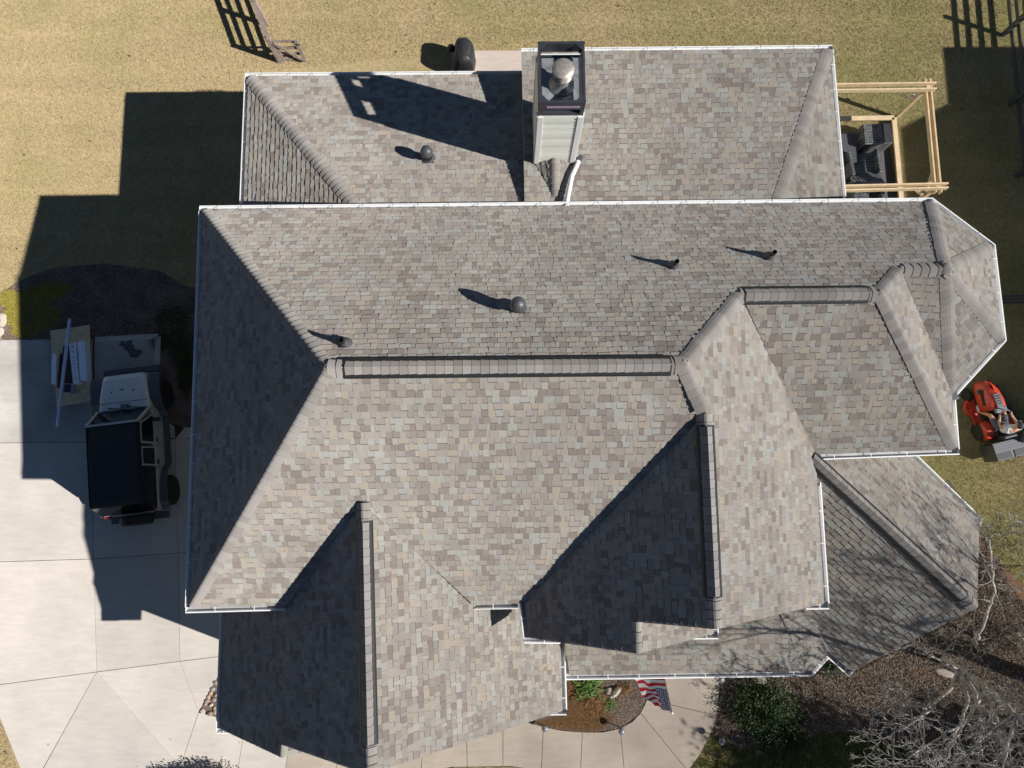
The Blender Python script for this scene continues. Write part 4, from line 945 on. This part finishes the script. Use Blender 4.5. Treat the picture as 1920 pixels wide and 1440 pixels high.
# --- wicker furniture on the dark slab
def wmat():
    m = mat('grey black wicker weave', (.055, .056, .06), .35, .1, 40, spec=.8); nt = m.node_tree; N = nt.nodes; L = nt.links
    g = N.new('ShaderNodeNewGeometry'); w1 = N.new('ShaderNodeTexBrick'); w1.inputs['Scale'].default_value = 7; w1.inputs['Mortar Size'].default_value = .06
    w1.inputs['Color1'].default_value = (.22, .225, .24, 1); w1.inputs['Color2'].default_value = (.11, .115, .125, 1); w1.inputs['Mortar'].default_value = (.004, .004, .005, 1)
    w1.inputs['Brick Width'].default_value = .7; w1.inputs['Row Height'].default_value = .35; L.new(g.outputs['Position'], w1.inputs['Vector']); L.new(w1.outputs['Color'], N['Principled BSDF'].inputs['Base Color'])
    bp = N.new('ShaderNodeBump'); bp.inputs['Distance'].default_value = .012; bp.invert = True; L.new(w1.outputs['Fac'], bp.inputs['Height']); L.new(bp.outputs[0], N['Principled BSDF'].inputs['Normal'])
    return m
M['wicker'] = wmat()
def wicker_chair(label, u, v, rz, wd=.80, group='wicker seats by the pergola'):
    e = empty('wicker_chair', label, 'chair', at(u, v, .05), rz, group)
    b = MB(); b.box((0, .02, .30), (wd-.16, .66, .12)); b.build('seat', 'wicker', e, bevel=.02)
    b = MB()
    for i in range(9):
        x = -wd/2+.08+(wd-.16)*i/8; c = .06*(1-((i-4)/4)**2); b.box((x, -.62-c*.5, .52+c), ((wd-.04)/8+.01, .05, .86), M4=Matrix.Rotation(1.02, 4, 'X'))
    b.build('backrest', 'wicker', e)
    for s in (-1, 1):
        b = MB(); b.box((s*(wd/2-.05), 0, .36), (.10, .74, .46)); b.build('armrest', 'wicker', e, bevel=.02)
        for sy in (-.3, .3):
            b = MB(); b.box((s*(wd/2-.06), sy, .07), (.06, .06, .14)); b.build('leg', 'plastic', e)
    return e
bx = empty('wicker_storage_box', 'tall black wicker deck box with two slots in its lid, inside the pergola corner', 'storage box', (at(1646, 250, .8).x, at(1646, 250, .8).y, .05), math.radians(3))
b = MB(); b.box((0, 0, .36), (.84, .62, .72)); b.build('body', 'wicker', bx, bevel=.015)
b = MB(); b.box((-.13, 0, .735), (.54, .60, .03)); b.build('lid', 'wicker', bx, bevel=.008)
b = MB(); b.box((.28, 0, .728), (.26, .58, .015)); b.build('side_tray', 'plastic', bx)
for y in (-.22, .22): b = MB(); b.box((-.03, y, .753), (.11, .035, .006)); b.build('slot', 'ventdark', bx)
wicker_chair('black wicker armchair with curved back below the tall storage box', 1606, 318, math.radians(6), .92)
wicker_chair('second wicker chair half hidden by the main rear gutter', 1612, 372, math.radians(2), .92)
b = MB(); p = at(1580, 300, .5); e = empty('side_table', 'low dark slatted table left of the wicker box', 'table', at(1580, 290, .05))
b = MB(); b.box((0, 0, .42), (.5, .9, .04)); b.build('table_top', 'darkmetal', e)
for sx, sy in ((-1, -1), (1, -1), (-1, 1), (1, 1)): b = MB(); b.box((sx*.21, sy*.4, .2), (.04, .04, .4)); b.build('leg', 'darkmetal', e)

# --- parked off-road car
M['carpaint'] = mat('sand grey car paint', (.44, .43, .40), .3, .02, 20, spec=.6)
M['softtop'] = mat('black soft top', (.016, .017, .020), .75, .12, 60, .2, 90)
M['glass'] = mat('dark car glass', (.01, .011, .013), .08, .0, 5, spec=.6)
M['fender'] = mat('grey black fender plastic', (.085, .088, .095), .6, .1)
cf, cr = (at(163.5, 803, 1.8)+at(259, 790, 1.8))/2, (at(169, 949, 1.8)+at(269, 940, 1.8))/2
hd = (cf-cr); ang = math.atan2(hd.y, hd.x)-PI/2
mid = (cf+cr)/2; car = empty('parked_car', 'off-road car with sky-lightened bonnet and black soft top parked in the house shadow', 'car', (mid.x, mid.y, .03), ang)
# local: +y forward, roof spans y -1.05..1.05
def loft(secs, mi=0):
    """secs: list of (y, [(x,z)...]) same count, closed rings"""
    b = MB(); n = len(secs[0][1]); vs = []; fs = []
    for y, r in secs:
        for x, z in r: vs.append((x, y, z))
    for i in range(len(secs)-1):
        for j in range(n): fs.append((i*n+j, i*n+(j+1) % n, (i+1)*n+(j+1) % n, (i+1)*n+j))
    fs.append(tuple(range(n))[::-1]); fs.append(tuple(range((len(secs)-1)*n, len(secs)*n))); b.add(vs, fs, mi); return b
def ring(w_, z0, z1, r=.06, wt=None):
    wt = wt or w_; return [(-w_, z0), (w_, z0), (w_, z0+.1), (wt, z1-r), (wt-r*.5, z1-r*.25), (wt-r*1.6, z1), (-wt+r*1.6, z1), (-wt+r*.5, z1-r*.25), (-wt, z1-r), (-w_, z0+.1)]
loft([(-1.32, ring(.74, .5, 1.12)), (-.2, ring(.775, .45, 1.13)), (1.45, ring(.76, .45, 1.13)), (1.52, ring(.73, .45, 1.12))]).build('body', 'carpaint', car, bevel=.012)
loft([(1.52, ring(.70, .6, 1.16, .07, .69)), (1.9, ring(.68, .6, 1.165, .07, .66)), (2.36, ring(.62, .6, 1.12, .08, .60)), (2.50, ring(.60, .6, 1.06, .10, .57))]).build('bonnet', mat('sky-lightened bonnet paint', (.68, .68, .66), .3, .02, 20, spec=.6), car, bevel=.012)  # bonnet coloured lighter than the body for the skylight it faces
b = MB(); b.box((0, 1.72, 1.169), (1.34, .012, .004)); b.build('bonnet_seam', 'ventdark', car)
vg = MB()
for i in range(6): vg.box((-.06+i*.045, 1.60, 1.170), (.018, .12, .012))
vg.build('bonnet_vent', 'ventdark', car)
for x in (-.3, .3):
    b = MB(); b.lathe([(.022, 1.16), (.022, 1.175)], (x, 2.02, 0), 10); b.build('bonnet_bumper', 'plastic', car)
b = MB(); b.beam((-.08, 2.06, 1.172), (.04, 2.07, 1.172), .02, .012); b.build('washer_nozzle', 'plastic', car)
for x in (-.28, .2):
    b = MB(); b.tube([(x-.12, 1.58, 1.18), (x, 1.56, 1.195), (x+.38, 1.50, 1.20)], [.02, .014, .008], 6); b.build('wiper', 'plastic', car)
b = MB(); 
b.add([(-.70, 1.50, 1.14), (.70, 1.50, 1.14), (.66, 1.08, 1.76), (-.66, 1.08, 1.76)], [(0, 1, 2, 3)]); b.build('windscreen', 'glass', car)
b = MB()
b.beam((-.71, 1.51, 1.13), (-.675, 1.07, 1.79), .07, .06); b.beam((.71, 1.51, 1.13), (.675, 1.07, 1.79), .07, .06); b.beam((-.70, 1.07, 1.79), (.70, 1.07, 1.79), .06, .06)
b.build('windscreen_frame', 'carpaint', car)
loft([(1.04, ring(.685, 1.72, 1.81, .05, .67)), (.2, ring(.69, 1.72, 1.835, .05, .67)), (-.9, ring(.69, 1.72, 1.825, .05, .67)), (-1.10, ring(.68, 1.70, 1.80, .05, .66))]).build('soft_top', 'softtop', car, True)
# rear quarters of the soft top and side windows/doors
for s in (-1, 1):
    b = MB(); b.add([(s*.695, -.15, 1.75), (s*.69, -1.09, 1.75), (s*.745, -1.28, 1.13), (s*.765, -.15, 1.13)], [(0, 1, 2, 3) if s < 0 else (3, 2, 1, 0)]); b.build('top_side', 'softtop', car)
    b = MB(); b.add([(s*.712, -.30, 1.66), (s*.708, -.98, 1.66), (s*.752, -1.10, 1.22), (s*.765, -.30, 1.22)], [(0, 1, 2, 3) if s < 0 else (3, 2, 1, 0)]); b.build('rear_side_window', 'glass', car)
    for (ya, yb) in ((.47, 1.05), (-.12, .40)):
        b = MB(); P4 = [(s*.70, yb-.02, 1.74), (s*.70, ya, 1.74), (s*.775, ya, 1.13), (s*.775, yb+(.28 if yb > 1 else 0), 1.13)]; b.add(P4, [(0, 1, 2, 3) if s < 0 else (3, 2, 1, 0)]); d_ = b.build('door', 'carpaint', car)
        c_ = sum((Vector(p) for p in P4), Vector())/4
        b = MB(); Q4 = [Vector(p)+(c_-Vector(p))*.17+Vector((s*.012, 0, .004)) for p in P4]; b.add(Q4, [(0, 1, 2, 3) if s < 0 else (3, 2, 1, 0)]); b.build('window', 'glass', d_)
        b = MB(); b.box((s*.80, ya+.12, 1.02), (.03, .14, .035)); b.build('handle', 'plastic', d_)
        b = MB(); b.box((s*.7785, ya-.03, .85), (.006, .012, .5)); b.build('seam', 'ventdark', d_)
    # fenders: flat flares over the wheels
    b = MB(); pts = [(2.46, .96), (2.20, 1.02), (1.78, 1.02), (1.45, .80), (1.28, .58)]
    for i in range(4): b.beam((s*.80, pts[i][0], pts[i][1]), (s*.80, pts[i+1][0], pts[i+1][1]), .30, .05)
    b.build('front_fender', 'fender', car, bevel=.01)
    b = MB(); pts = [(-.05, .58), (-.28, .84), (-.60, .95), (-1.05, .95), (-1.32, .80)]
    for i in range(4): b.beam((s*.84, pts[i][0], pts[i][1]), (s*.84, pts[i+1][0], pts[i+1][1]), .22, .05)
    b.build('rear_fender', 'fender', car, bevel=.01)
    b = MB(); b.beam((s*.84, -.1, .52), (s*.84, 1.3, .52), .16, .08); b.build('side_step', 'fender', car)
    b = MB(); b.box((s*.90, 1.12, 1.24), (.20, .10, .16)); b.beam((s*.78, 1.2, 1.16), (s*.88, 1.13, 1.2), .05, .05); b.build('wing_mirror', 'plastic', car, bevel=.02)
for s in (-1, 1):
    for y in (1.92, -.78):
        wl = link('wheel', None, car, (s*.765, y, .42)); R_ = Matrix.Rotation(PI/2, 3, 'Y')
        b = MB(); b.lathe([(.25, -.14), (.38, -.135), (.42, -.10), (.425, 0), (.42, .10), (.38, .135), (.25, .14)], (0, 0, 0), 32, R=R_); b.build('tyre', 'rubber', wl)
        b = MB(); b.lathe([(.0, -.10), (.24, -.11), (.255, -.13), (.255, .13), (.24, .11), (.0, .10)], (0, 0, 0), 20, R=R_); b.build('rim', 'darkmetal', wl)
sp = link('spare_wheel', None, car, (.10, -1.52, .98)); R_ = Matrix.Rotation(PI/2, 3, 'X')
b = MB(); b.lathe([(.22, -.12), (.37, -.125), (.41, -.09), (.415, 0), (.41, .09), (.37, .125), (.22, .12)], (0, 0, 0), 32, R=R_); b.build('tyre', 'rubber', sp)
b = MB(); b.lathe([(0, -.06), (.2, -.07), (.24, -.11), (.24, .11), (.2, .07), (0, .06)], (0, 0, 0), 20, R=R_); b.build('rim', 'darkmetal', sp)
b = MB(); b.add([(-.69, -1.09, 1.76), (.69, -1.09, 1.76), (.72, -1.31, 1.13), (-.72, -1.31, 1.13)], [(0, 1, 2, 3)]); b.build('rear_window', 'glass', car)
b = MB(); b.box((0, -1.44, .55), (1.55, .20, .16)); b.build('rear_bumper', 'fender', car, bevel=.02)
b = MB(); b.box((0, 2.68, .55), (1.58, .18, .14)); b.beam((-.3, 2.68, .66), (.3, 2.68, .66), .04, .04); b.build('front_bumper', 'fender', car, bevel=.02)
for x in (-.68, .68): b = MB(); b.box((x, -1.35, .95), (.13, .06, .20)); b.build('tail_lamp', mat('red tail lamp %g' % x, (.25, .02, .02), .3), car, bevel=.01)

# --- sheet of strand board with boxes and downspout lengths
M['osb'] = mat('strand board', (.66, .50, .30), .8, .25, 35, big=.2, bigs=9)
M['card'] = mat('sky-tinted cardboard', (.78, .81, .88), .7, .04, 30)  # white cardboard with the blue of the skylight mixed into its colour
M['cardprint'] = mat('grey print', (.12, .12, .14), .7)
BZ = .30
ob = [at(94, 620, BZ), at(168, 609, BZ), at(171, 752, BZ), at(106, 763, BZ)]
e = empty('board_table', 'sheet of strand board laid on sawhorses beside the car', 'work table')
b = MB(); b.prism([(p.x, p.y) for p in ob], BZ-.02, BZ); b.build('table_top', 'osb', e)
for k_ in (.2, .8):
    A = ob[0].lerp(ob[3], k_); B_ = ob[1].lerp(ob[2], k_); b = MB(); b.beam(A+Vector((.05, 0, -.06)), B_+Vector((.02, 0, -.06)), .06, .08); b.beam(A.lerp(B_, .1)-Vector((0, 0, .06)), A.lerp(B_, .1)-Vector((0, 0, BZ-.03)), .06, .06); b.beam(A.lerp(B_, .9)-Vector((0, 0, .06)), A.lerp(B_, .9)-Vector((0, 0, BZ-.03)), .06, .06); b.build('sawhorse', 'oldwood', e)
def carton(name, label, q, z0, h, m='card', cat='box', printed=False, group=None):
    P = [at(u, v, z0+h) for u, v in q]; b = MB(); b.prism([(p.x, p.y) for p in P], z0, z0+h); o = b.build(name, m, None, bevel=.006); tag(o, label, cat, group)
    if printed:
        u_ = (P[1]-P[0]); v_ = (P[3]-P[0]); L = v_.length; pb = MB()
        rows = [.06, .10, .20, .24, .36, .44, .52, .62, .70, .78, .86]
        for i, t in enumerate(rows):
            k = [.5, .3, .35, .2, .5, .3, .55, .2, .6, .25, .4][i]
            c = P[0]+u_*(.5+random.uniform(-.06, .06))+v_*t; A = c-u_*k/2; B_ = c+u_*k/2
            for jx in range(3): 
                a1 = A.lerp(B_, jx/3); a2 = A.lerp(B_, (jx+.75)/3); w2 = v_.normalized()*random.choice([.010, .02, .03])
                pb.add([a1+Vector((0, 0, .003)), a2+Vector((0, 0, .003)), a2+w2+Vector((0, 0, .003)), a1+w2+Vector((0, 0, .003))], [(0, 1, 2, 3)])
        pb.build('print', 'cardprint', o)
    return o
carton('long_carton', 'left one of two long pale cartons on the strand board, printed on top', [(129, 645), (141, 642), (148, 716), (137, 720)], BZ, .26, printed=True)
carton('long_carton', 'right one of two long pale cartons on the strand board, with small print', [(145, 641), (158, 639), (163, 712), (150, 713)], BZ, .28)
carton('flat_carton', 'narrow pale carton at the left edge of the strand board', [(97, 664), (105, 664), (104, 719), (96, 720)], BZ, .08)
carton('dark_bundle', 'dark brown shingle bundle lying under the downspout lengths', [(118, 649), (130, 648), (137, 722), (110, 724)], BZ, .05, mat('dark brown shingles', (.06, .045, .04), .9), 'shingle bundle')
carton('narrow_dark_bundle', 'second dark strip between the narrow carton and the bundle', [(112, 663), (118, 663), (112, 727), (107, 727)], BZ, .04, M['felt'], 'shingle bundle')
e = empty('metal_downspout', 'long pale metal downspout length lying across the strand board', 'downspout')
A, B_ = at(131, 598, BZ+.33), at(108, 792, BZ+.33); b = MB(); b.beam(A, B_, .075, .055); b.build('tube', mat('sky-tinted galvanised metal', (.44, .54, .78), .4, .08, metal=.1), e, bevel=.01)  # metal colour carries a blue cast standing in for skylight
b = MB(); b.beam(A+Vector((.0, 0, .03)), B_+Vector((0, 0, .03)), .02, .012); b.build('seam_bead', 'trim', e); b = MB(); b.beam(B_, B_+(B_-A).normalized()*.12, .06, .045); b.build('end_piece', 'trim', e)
c = at(130, 729, BZ+.1); e = empty('square_bucket', 'small square pail of nails at the foot of the pale cartons', 'bucket', (c.x, c.y, BZ), -.05)
b = MB()
for (x, y, sx, sy) in ((0, -.125, .27, .02), (0, .125, .27, .02), (-.125, 0, .02, .23), (.125, 0, .02, .23)): b.box((x, y, .11), (sx, sy, .22))
b.box((0, 0, .01), (.23, .23, .02)); b.build('pail', mat('pale blue plastic', (.35, .38, .48), .5), e, bevel=.008)
b = MB(); b.box((0, 0, .12), (.21, .21, .02)); b.build('nails', 'darkmetal', e)

# --- path lamps
def path_lamp(u, v, label, h=.42):
    p = at(u, v, h); e = empty('path_lamp', label, 'path light', (p.x, p.y, 0), 0, 'path lights along the front walk')
    b = MB(); b.lathe([(.012, 0), (.012, h-.05), (.03, h-.045), (.035, h-.012)], (0, 0, 0), 10); b.build('stake', 'darkmetal', e)
    b = MB(); b.lathe([(.085, h-.03), (.088, h-.012), (.075, h+.008), (.03, h+.028), (.0, h+.032)], (0, 0, 0), 22); b.build('lamp_shade', mat('grey lamp cap %d' % u, (.16, .17, .18), .35, .08, spec=.7), e, True)
path_lamp(1022, 1367, 'mushroom path light at the left end of the small front bed', .32)
path_lamp(1166, 1372, 'mushroom path light at the lower right edge of the small front bed')
path_lamp(1354, 1391, 'mushroom path light where the front walk meets the green grass')
path_lamp(1353, 1274, 'mushroom path light half under the porch gutter right of the walk')

# --- flag on an angled pole
fm = bpy.data.materials.new('flag cloth'); fm.use_nodes = True; nt = fm.node_tree; N = nt.nodes; L = nt.links
a = N.new('ShaderNodeVertexColor'); a.layer_name = 'Col'; L.new(a.outputs[0], N['Principled BSDF'].inputs['Base Color']); N['Principled BSDF'].inputs['Roughness'].default_value = .8
M['flag'] = fm
fl = empty('flag', 'striped red and white flag with starred blue canton hanging over the walk', 'flag')
T0 = at(1260, 1337, 2.55); T1 = at(1243, 1255, 2.2)
b = MB(); b.tube([T0, T1, T1+(T1-T0)*.35], .014, 10); b.build('pole', 'steel', fl, True); b = MB(); b.ball(T0, .032, 12, 8); b.build('finial', 'trim', fl, True)
NU, NV = 78, 60; vs = []; fs = []; cols = []
E0 = at(1222, 1322, 2.15); E1 = at(1180, 1260, 1.85)      # fly corners
for j in range(NV+1):
    t = j/NV
    for i in range(NU+1):
        s = i/NU; H0_ = T0.lerp(T1, .02+.95*s); E_ = E0.lerp(E1, s); p = H0_.lerp(E_, t)
        sag = .05*math.sin(PI*t)*(1-.3*s); p.z -= sag; p += Vector((-.035, -.05, .02))*math.sin(s*9+t*5)*t*.8+Vector((.02, .03, 0))*math.sin(t*13-s*4)*t
        vs.append(tuple(p))
stars = [(x, y) for y in range(9) for x in range(6 if y % 2 == 0 else 5)]
def fcol(s, t):
    if s < 7/13 and t < .42:
        X_ = t/.42; Y_ = s/(7/13)
        for (x, y) in stars:
            cx = (x+.5+(0 if y % 2 == 0 else .5))/6; cy = (y+.7)/9.5
            if (X_-cx)**2*1.2+(Y_-cy)**2 < .0018: return (.75, .75, .75, 1)
        return (.085, .075, .27, 1)
    return (.62, .015, .05, 1) if int(s*13) % 2 == 0 else (.86, .85, .83, 1)
for j in range(NV):
    for i in range(NU): fs.append((j*(NU+1)+i, j*(NU+1)+i+1, (j+1)*(NU+1)+i+1, (j+1)*(NU+1)+i)); cols.append(fcol((i+.5)/NU, (j+.5)/NV))
me = bpy.data.meshes.new('cloth'); me.from_pydata(vs, [], fs); me.materials.append(fm); ca = me.color_attributes.new('Col', 'FLOAT_COLOR', 'CORNER')
ca.data.foreach_set('color', np.repeat(np.array(cols, dtype=np.float32), 4, 0).ravel()); me.polygons.foreach_set('use_smooth', [True]*len(fs)); link('cloth', me, fl)

# --- ride-on mower with rider
M['red'] = mat('red orange mower paint', (.50, .05, .022), .4, .05, spec=.6)
M['grey'] = mat('grey plastic', (.14, .145, .16), .45, .08)
M['seatm'] = mat('black seat vinyl', (.03, .03, .03), .5)
mc = (at(1827, 737, .0)+at(1850, 805, .0))/2; hd = at(1827, 737, 0)-at(1850, 805, 0); mang = math.atan2(hd.y, hd.x)-PI/2
mw = empty('ride_on_mower', 'red orange ride-on lawn mower with grey bagger at the right frame edge', 'lawn mower', (mc.x, mc.y, 0), mang)
def lf(name, secs, m, sm=True, par=mw):
    o = loft(secs).build(name, m, par, sm); return o
lf('hood', [(-.02, ring(.30, .42, .93, .14, .28)), (.25, ring(.31, .42, .95, .16, .28)), (.55, ring(.30, .42, .90, .16, .25)), (.78, ring(.26, .42, .78, .16, .19)), (.88, ring(.20, .45, .62, .08, .13))], 'red')
b = MB(); b.box((0, .22, .955), (.20, .44, .012), M4=Matrix.Rotation(-.05, 4, 'X')); b.build('hood_grille', 'grey', mw, bevel=.01)
for i in range(4): b = MB(); b.box((0, .14+i*.075, .966), (.17, .03, .008)); b.build('grille_slot', 'ventdark', mw)
for s in (-1, 1):
    b = MB(); b.box((s*.285, .42, .72), (.03, .5, .10), M4=Matrix.Rotation(s*.1, 4, 'Z')); b.build('hood_stripe', 'ventdark', mw, bevel=.01)
    b = MB(); b.box((s*.30, .60, .60), (.06, .12, .09)); b.build('headlight', 'grey', mw, bevel=.02)
b = MB(); b.box((0, -.05, .90), (.36, .16, .12)); b.build('dashboard', 'grey', mw, bevel=.03)
lf('chassis', [(-.85, ring(.26, .30, .52)), (-.3, ring(.30, .28, .42)), (.1, ring(.30, .28, .42)), (.8, ring(.18, .3, .45))], 'ventdark', False)
for s in (-1, 1):
    lf('foot_rest', [(-.35, ring(.17, .30, .36, .02)), (.15, ring(.15, .30, .36, .02))], 'red', False).location = (s*.36, 0, 0)
    lf('rear_mudguard', [(-.86, ring(.14, .40, .58, .05)), (-.55, ring(.16, .48, .70, .05)), (-.30, ring(.13, .38, .50, .05))], 'red').location = (s*.33, 0, 0)
b = MB(); n = 26
P_ = [(.62*math.cos(2*PI*i/n)*(1.0 if math.cos(2*PI*i/n) < 0 else .9), .16+.40*math.sin(2*PI*i/n)) for i in range(n)]; b.prism(P_, .14, .27); b.build('mower_deck', 'red', mw, bevel=.04)
b = MB(); b.box((0, .16, .28), (.5, .35, .03)); b.build('deck_plate', 'ventdark', mw)
for (x, y, r, w2) in ((-.40, -.56, .27, .24), (.40, -.56, .27, .24), (-.38, .58, .20, .15), (.38, .58, .20, .15)):
    wl = link('wheel', None, mw, (x, y, r)); R_ = Matrix.Rotation(PI/2, 3, 'Y')
    b = MB(); b.lathe([(r*.45, -w2*.5), (r*.86, -w2*.5), (r, -w2*.32), (r, w2*.32), (r*.86, w2*.5), (r*.45, w2*.5)], (0, 0, 0), 26, R=R_); b.build('tyre', 'rubber', wl)
    b = MB(); b.lathe([(0, -w2*.42), (r*.42, -w2*.48), (r*.47, -w2*.5), (r*.47, w2*.5), (r*.42, w2*.48), (0, w2*.42)], (0, 0, 0), 18, R=R_); b.build('rim', 'chimin', wl)
b = MB(); b.box((0, -.62, .60), (.42, .42, .10)); b.build('seat', 'seatm', mw, bevel=.04); b = MB(); b.box((0, -.86, .80), (.42, .10, .34)); b.build('seat_back', 'seatm', mw, bevel=.04)
b = MB(); n = 28; C_ = Vector((0, -.24, 1.0)); Rt = Matrix.Rotation(.5, 3, 'X'); ringp = [C_+Rt @ Vector((.18*math.cos(2*PI*i/n), .18*math.sin(2*PI*i/n), 0)) for i in range(n+1)]
b.tube(ringp, .015, 8, cap=False); b.build('steering_wheel', 'grey', mw, True); b = MB(); b.tube([C_+Rt @ Vector((-.18, 0, 0)), C_+Rt @ Vector((.18, 0, 0))], .013, 6); b.tube([C_, Vector((0, -.08, .82))], .02, 8); b.build('steering_column', 'plastic', mw)
# bagger
b = MB(); b.box((-.28, -1.25, .50), (.50, .50, .62)); b.box((.28, -1.25, .50), (.50, .50, .62)); b.build('grass_bag', 'plastic', mw, bevel=.03)
lid = MB()
for i in range(12): lid.box((0, -1.0-i*.042, .80-(.008*i if i > 6 else 0)), (1.02, .036, .035+.02*(i % 2)))
lid.box((0, -1.22, .775), (1.0, .52, .03)); lid.build('bagger_lid', 'grey', mw)
b = MB(); b.tube([(.55, .1, .3), (.62, -.3, .45), (.58, -.8, .85), (.3, -1.1, .92)], .08, 10); b.build('grass_chute', 'plastic', mw, True)

def skin(name, chains, m, parent, sub=2):
    """chains: list of lists of (pos, radius); joined where the positions coincide"""
    me = bpy.data.meshes.new(name); vs = []; rs = []; es = []
    def idx(p, r):
        for i, q in enumerate(vs):
            if (Vector(q)-Vector(p)).length < 1e-4: return i
        vs.append(tuple(p)); rs.append(r); return len(vs)-1
    for ch_ in chains:
        pr = None
        for p, r in ch_:
            i = idx(p, r)
            if pr is not None and pr != i: es.append((pr, i))
            pr = i
    me.from_pydata(vs, es, []); me.materials.append(M[m] if isinstance(m, str) else m); o = link(name, me, parent)
    md = o.modifiers.new('skin', 'SKIN'); md.use_smooth_shade = True
    for i, r in enumerate(rs):
        d = me.skin_vertices[0].data[i]; rr = r if isinstance(r, tuple) else (r, r); d.radius = rr; d.use_root = (i == 0)
    s_ = o.modifiers.new('sub', 'SUBSURF'); s_.levels = sub; s_.render_levels = sub
    return o
M['skin'] = mat('skin', (.50, .27, .17), .55, .05, 30); M['shirt'] = mat('white shirt', (.66, .68, .72), .85, .06, 14, .5, 12); M['shorts'] = mat('grey shorts', (.13, .14, .17), .85, .08, 14, .5, 12)
M['shoe'] = mat('pale shoe', (.5, .5, .5), .6); M['hatm'] = mat('dark cap cloth', (.05, .055, .06), .8)
pr = empty('person', 'person in pale shirt, dark cap and grey shorts riding the red mower', 'person', (mc.x, mc.y, 0), mang)
hp = Vector((0, -.60, .70))
body = []
sh = Vector((0, -.66, 1.19)); nk = Vector((0, -.63, 1.29))
torso = [(hp, (.17, .13)), (Vector((0, -.64, .88)), (.155, .115)), (Vector((0, -.66, 1.05)), (.18, .12)), (sh, (.15, .10)), (nk, .058), (Vector((0, -.60, 1.37)), .055)]
legs = []; arms = []
for s in (-1, 1):
    legs.append([(hp, (.17, .13)), (Vector((s*.10, -.52, .69)), .095), (Vector((s*.17, -.33, .70)), .082), (Vector((s*.21, -.16, .70)), .064), (Vector((s*.24, -.07, .54)), .055), (Vector((s*.27, -.03, .43)), .038), (Vector((s*.28, -.02, .40)), .036), (Vector((s*.29, .08, .385)), .034), (Vector((s*.30, .15, .38)), .026)])
    arms.append([(sh, (.15, .10)), (Vector((s*.19, -.65, 1.20)), .062), (Vector((s*.25, -.52, 1.03)), .047), (Vector((s*.22, -.36, .99)), .041), (Vector((s*.185, -.26, 1.03)), .028), (Vector((s*.175, -.22, 1.035)), (.034, .02))])
skin('body', [torso]+legs+arms, 'skin', pr)
# fingers closed round the wheel
for s in (-1, 1):
    for k in range(4):
        o_ = Vector((s*.175, -.235+k*.017-.005, 1.035+k*.006)); b = MB()
        b.tube([o_+Vector((-s*.01, 0, .012)), o_+Vector((s*.012, .012, .024)), o_+Vector((s*.028, .022, .006)), o_+Vector((s*.018, .02, -.014))], [.0095, .009, .008, .0065], 7); b.build('finger', 'skin', pr, True)
    b = MB(); b.tube([Vector((s*.165, -.25, 1.03)), Vector((s*.145, -.235, 1.045)), Vector((s*.14, -.21, 1.05))], [.011, .010, .007], 7); b.build('thumb', 'skin', pr, True)
b = MB(); hc = Vector((0, -.585, 1.47)); b.ball(hc, (.078, .098, .118), 20, 14); 
b.ball(hc+Vector((0, .098, -.012)), (.014, .020, .022), 8, 6); b.ball(hc+Vector((-.08, 0, -.01)), (.010, .022, .030), 8, 6); b.ball(hc+Vector((.08, 0, -.01)), (.010, .022, .030), 8, 6); b.ball(hc+Vector((0, .055, -.085)), (.045, .04, .035), 10, 6); b.build('head', 'skin', pr, True)
for s in (-1, 1): b = MB(); b.ball(hc+Vector((s*.030, .088, .008)), (.012, .008, .008), 8, 6); b.build('eye', 'ventdark', pr, True)
b = MB(); b.ball(hc+Vector((0, .086, -.05)), (.024, .008, .006), 8, 6); b.build('mouth', mat('lips', (.35, .12, .1), .5), pr, True)
b = MB(); b.ball(hc+Vector((0, -.02, .005)), (.085, .09, .105), 16, 10); b.build('hair', mat('dark hair', (.03, .022, .018), .7), pr, True)
b = MB(); b.ball(hc+Vector((0, -.005, .045)), (.088, .105, .085), 18, 10); b.prism([(math.sin(a)*.075, hc.y+.09+math.cos(a)*.07) for a in [PI*(-.5+i/10) for i in range(11)]], hc.z+.045, hc.z+.055); b.build('cap', 'hatm', pr, True)
skin('shirt', [[(Vector((0, -.60, .76)), (.20, .155)), (Vector((0, -.64, .90)), (.185, .145)), (Vector((0, -.66, 1.06)), (.205, .145)), (sh, (.175, .12)), (Vector((0, -.64, 1.265)), (.085, .08))]]+[[(sh, (.175, .12)), (Vector((s*.195, -.65, 1.20)), .082), (Vector((s*.235, -.56, 1.09)), .070)] for s in (-1, 1)], 'shirt', pr)
skin('shorts', [[(hp, (.185, .145)), (Vector((s*.10, -.52, .69)), .112), (Vector((s*.17, -.33, .70)), .10), (Vector((s*.20, -.21, .70)), .094)] for s in (-1, 1)], 'shorts', pr)
for s in (-1, 1):
    b = MB(); b.ball((s*.295, .09, .385), (.048, .13, .05), 12, 8); b.build('shoe', 'shoe', pr, True)

for o_ in (mw, pr): o_.scale = (.94, .94, .96)
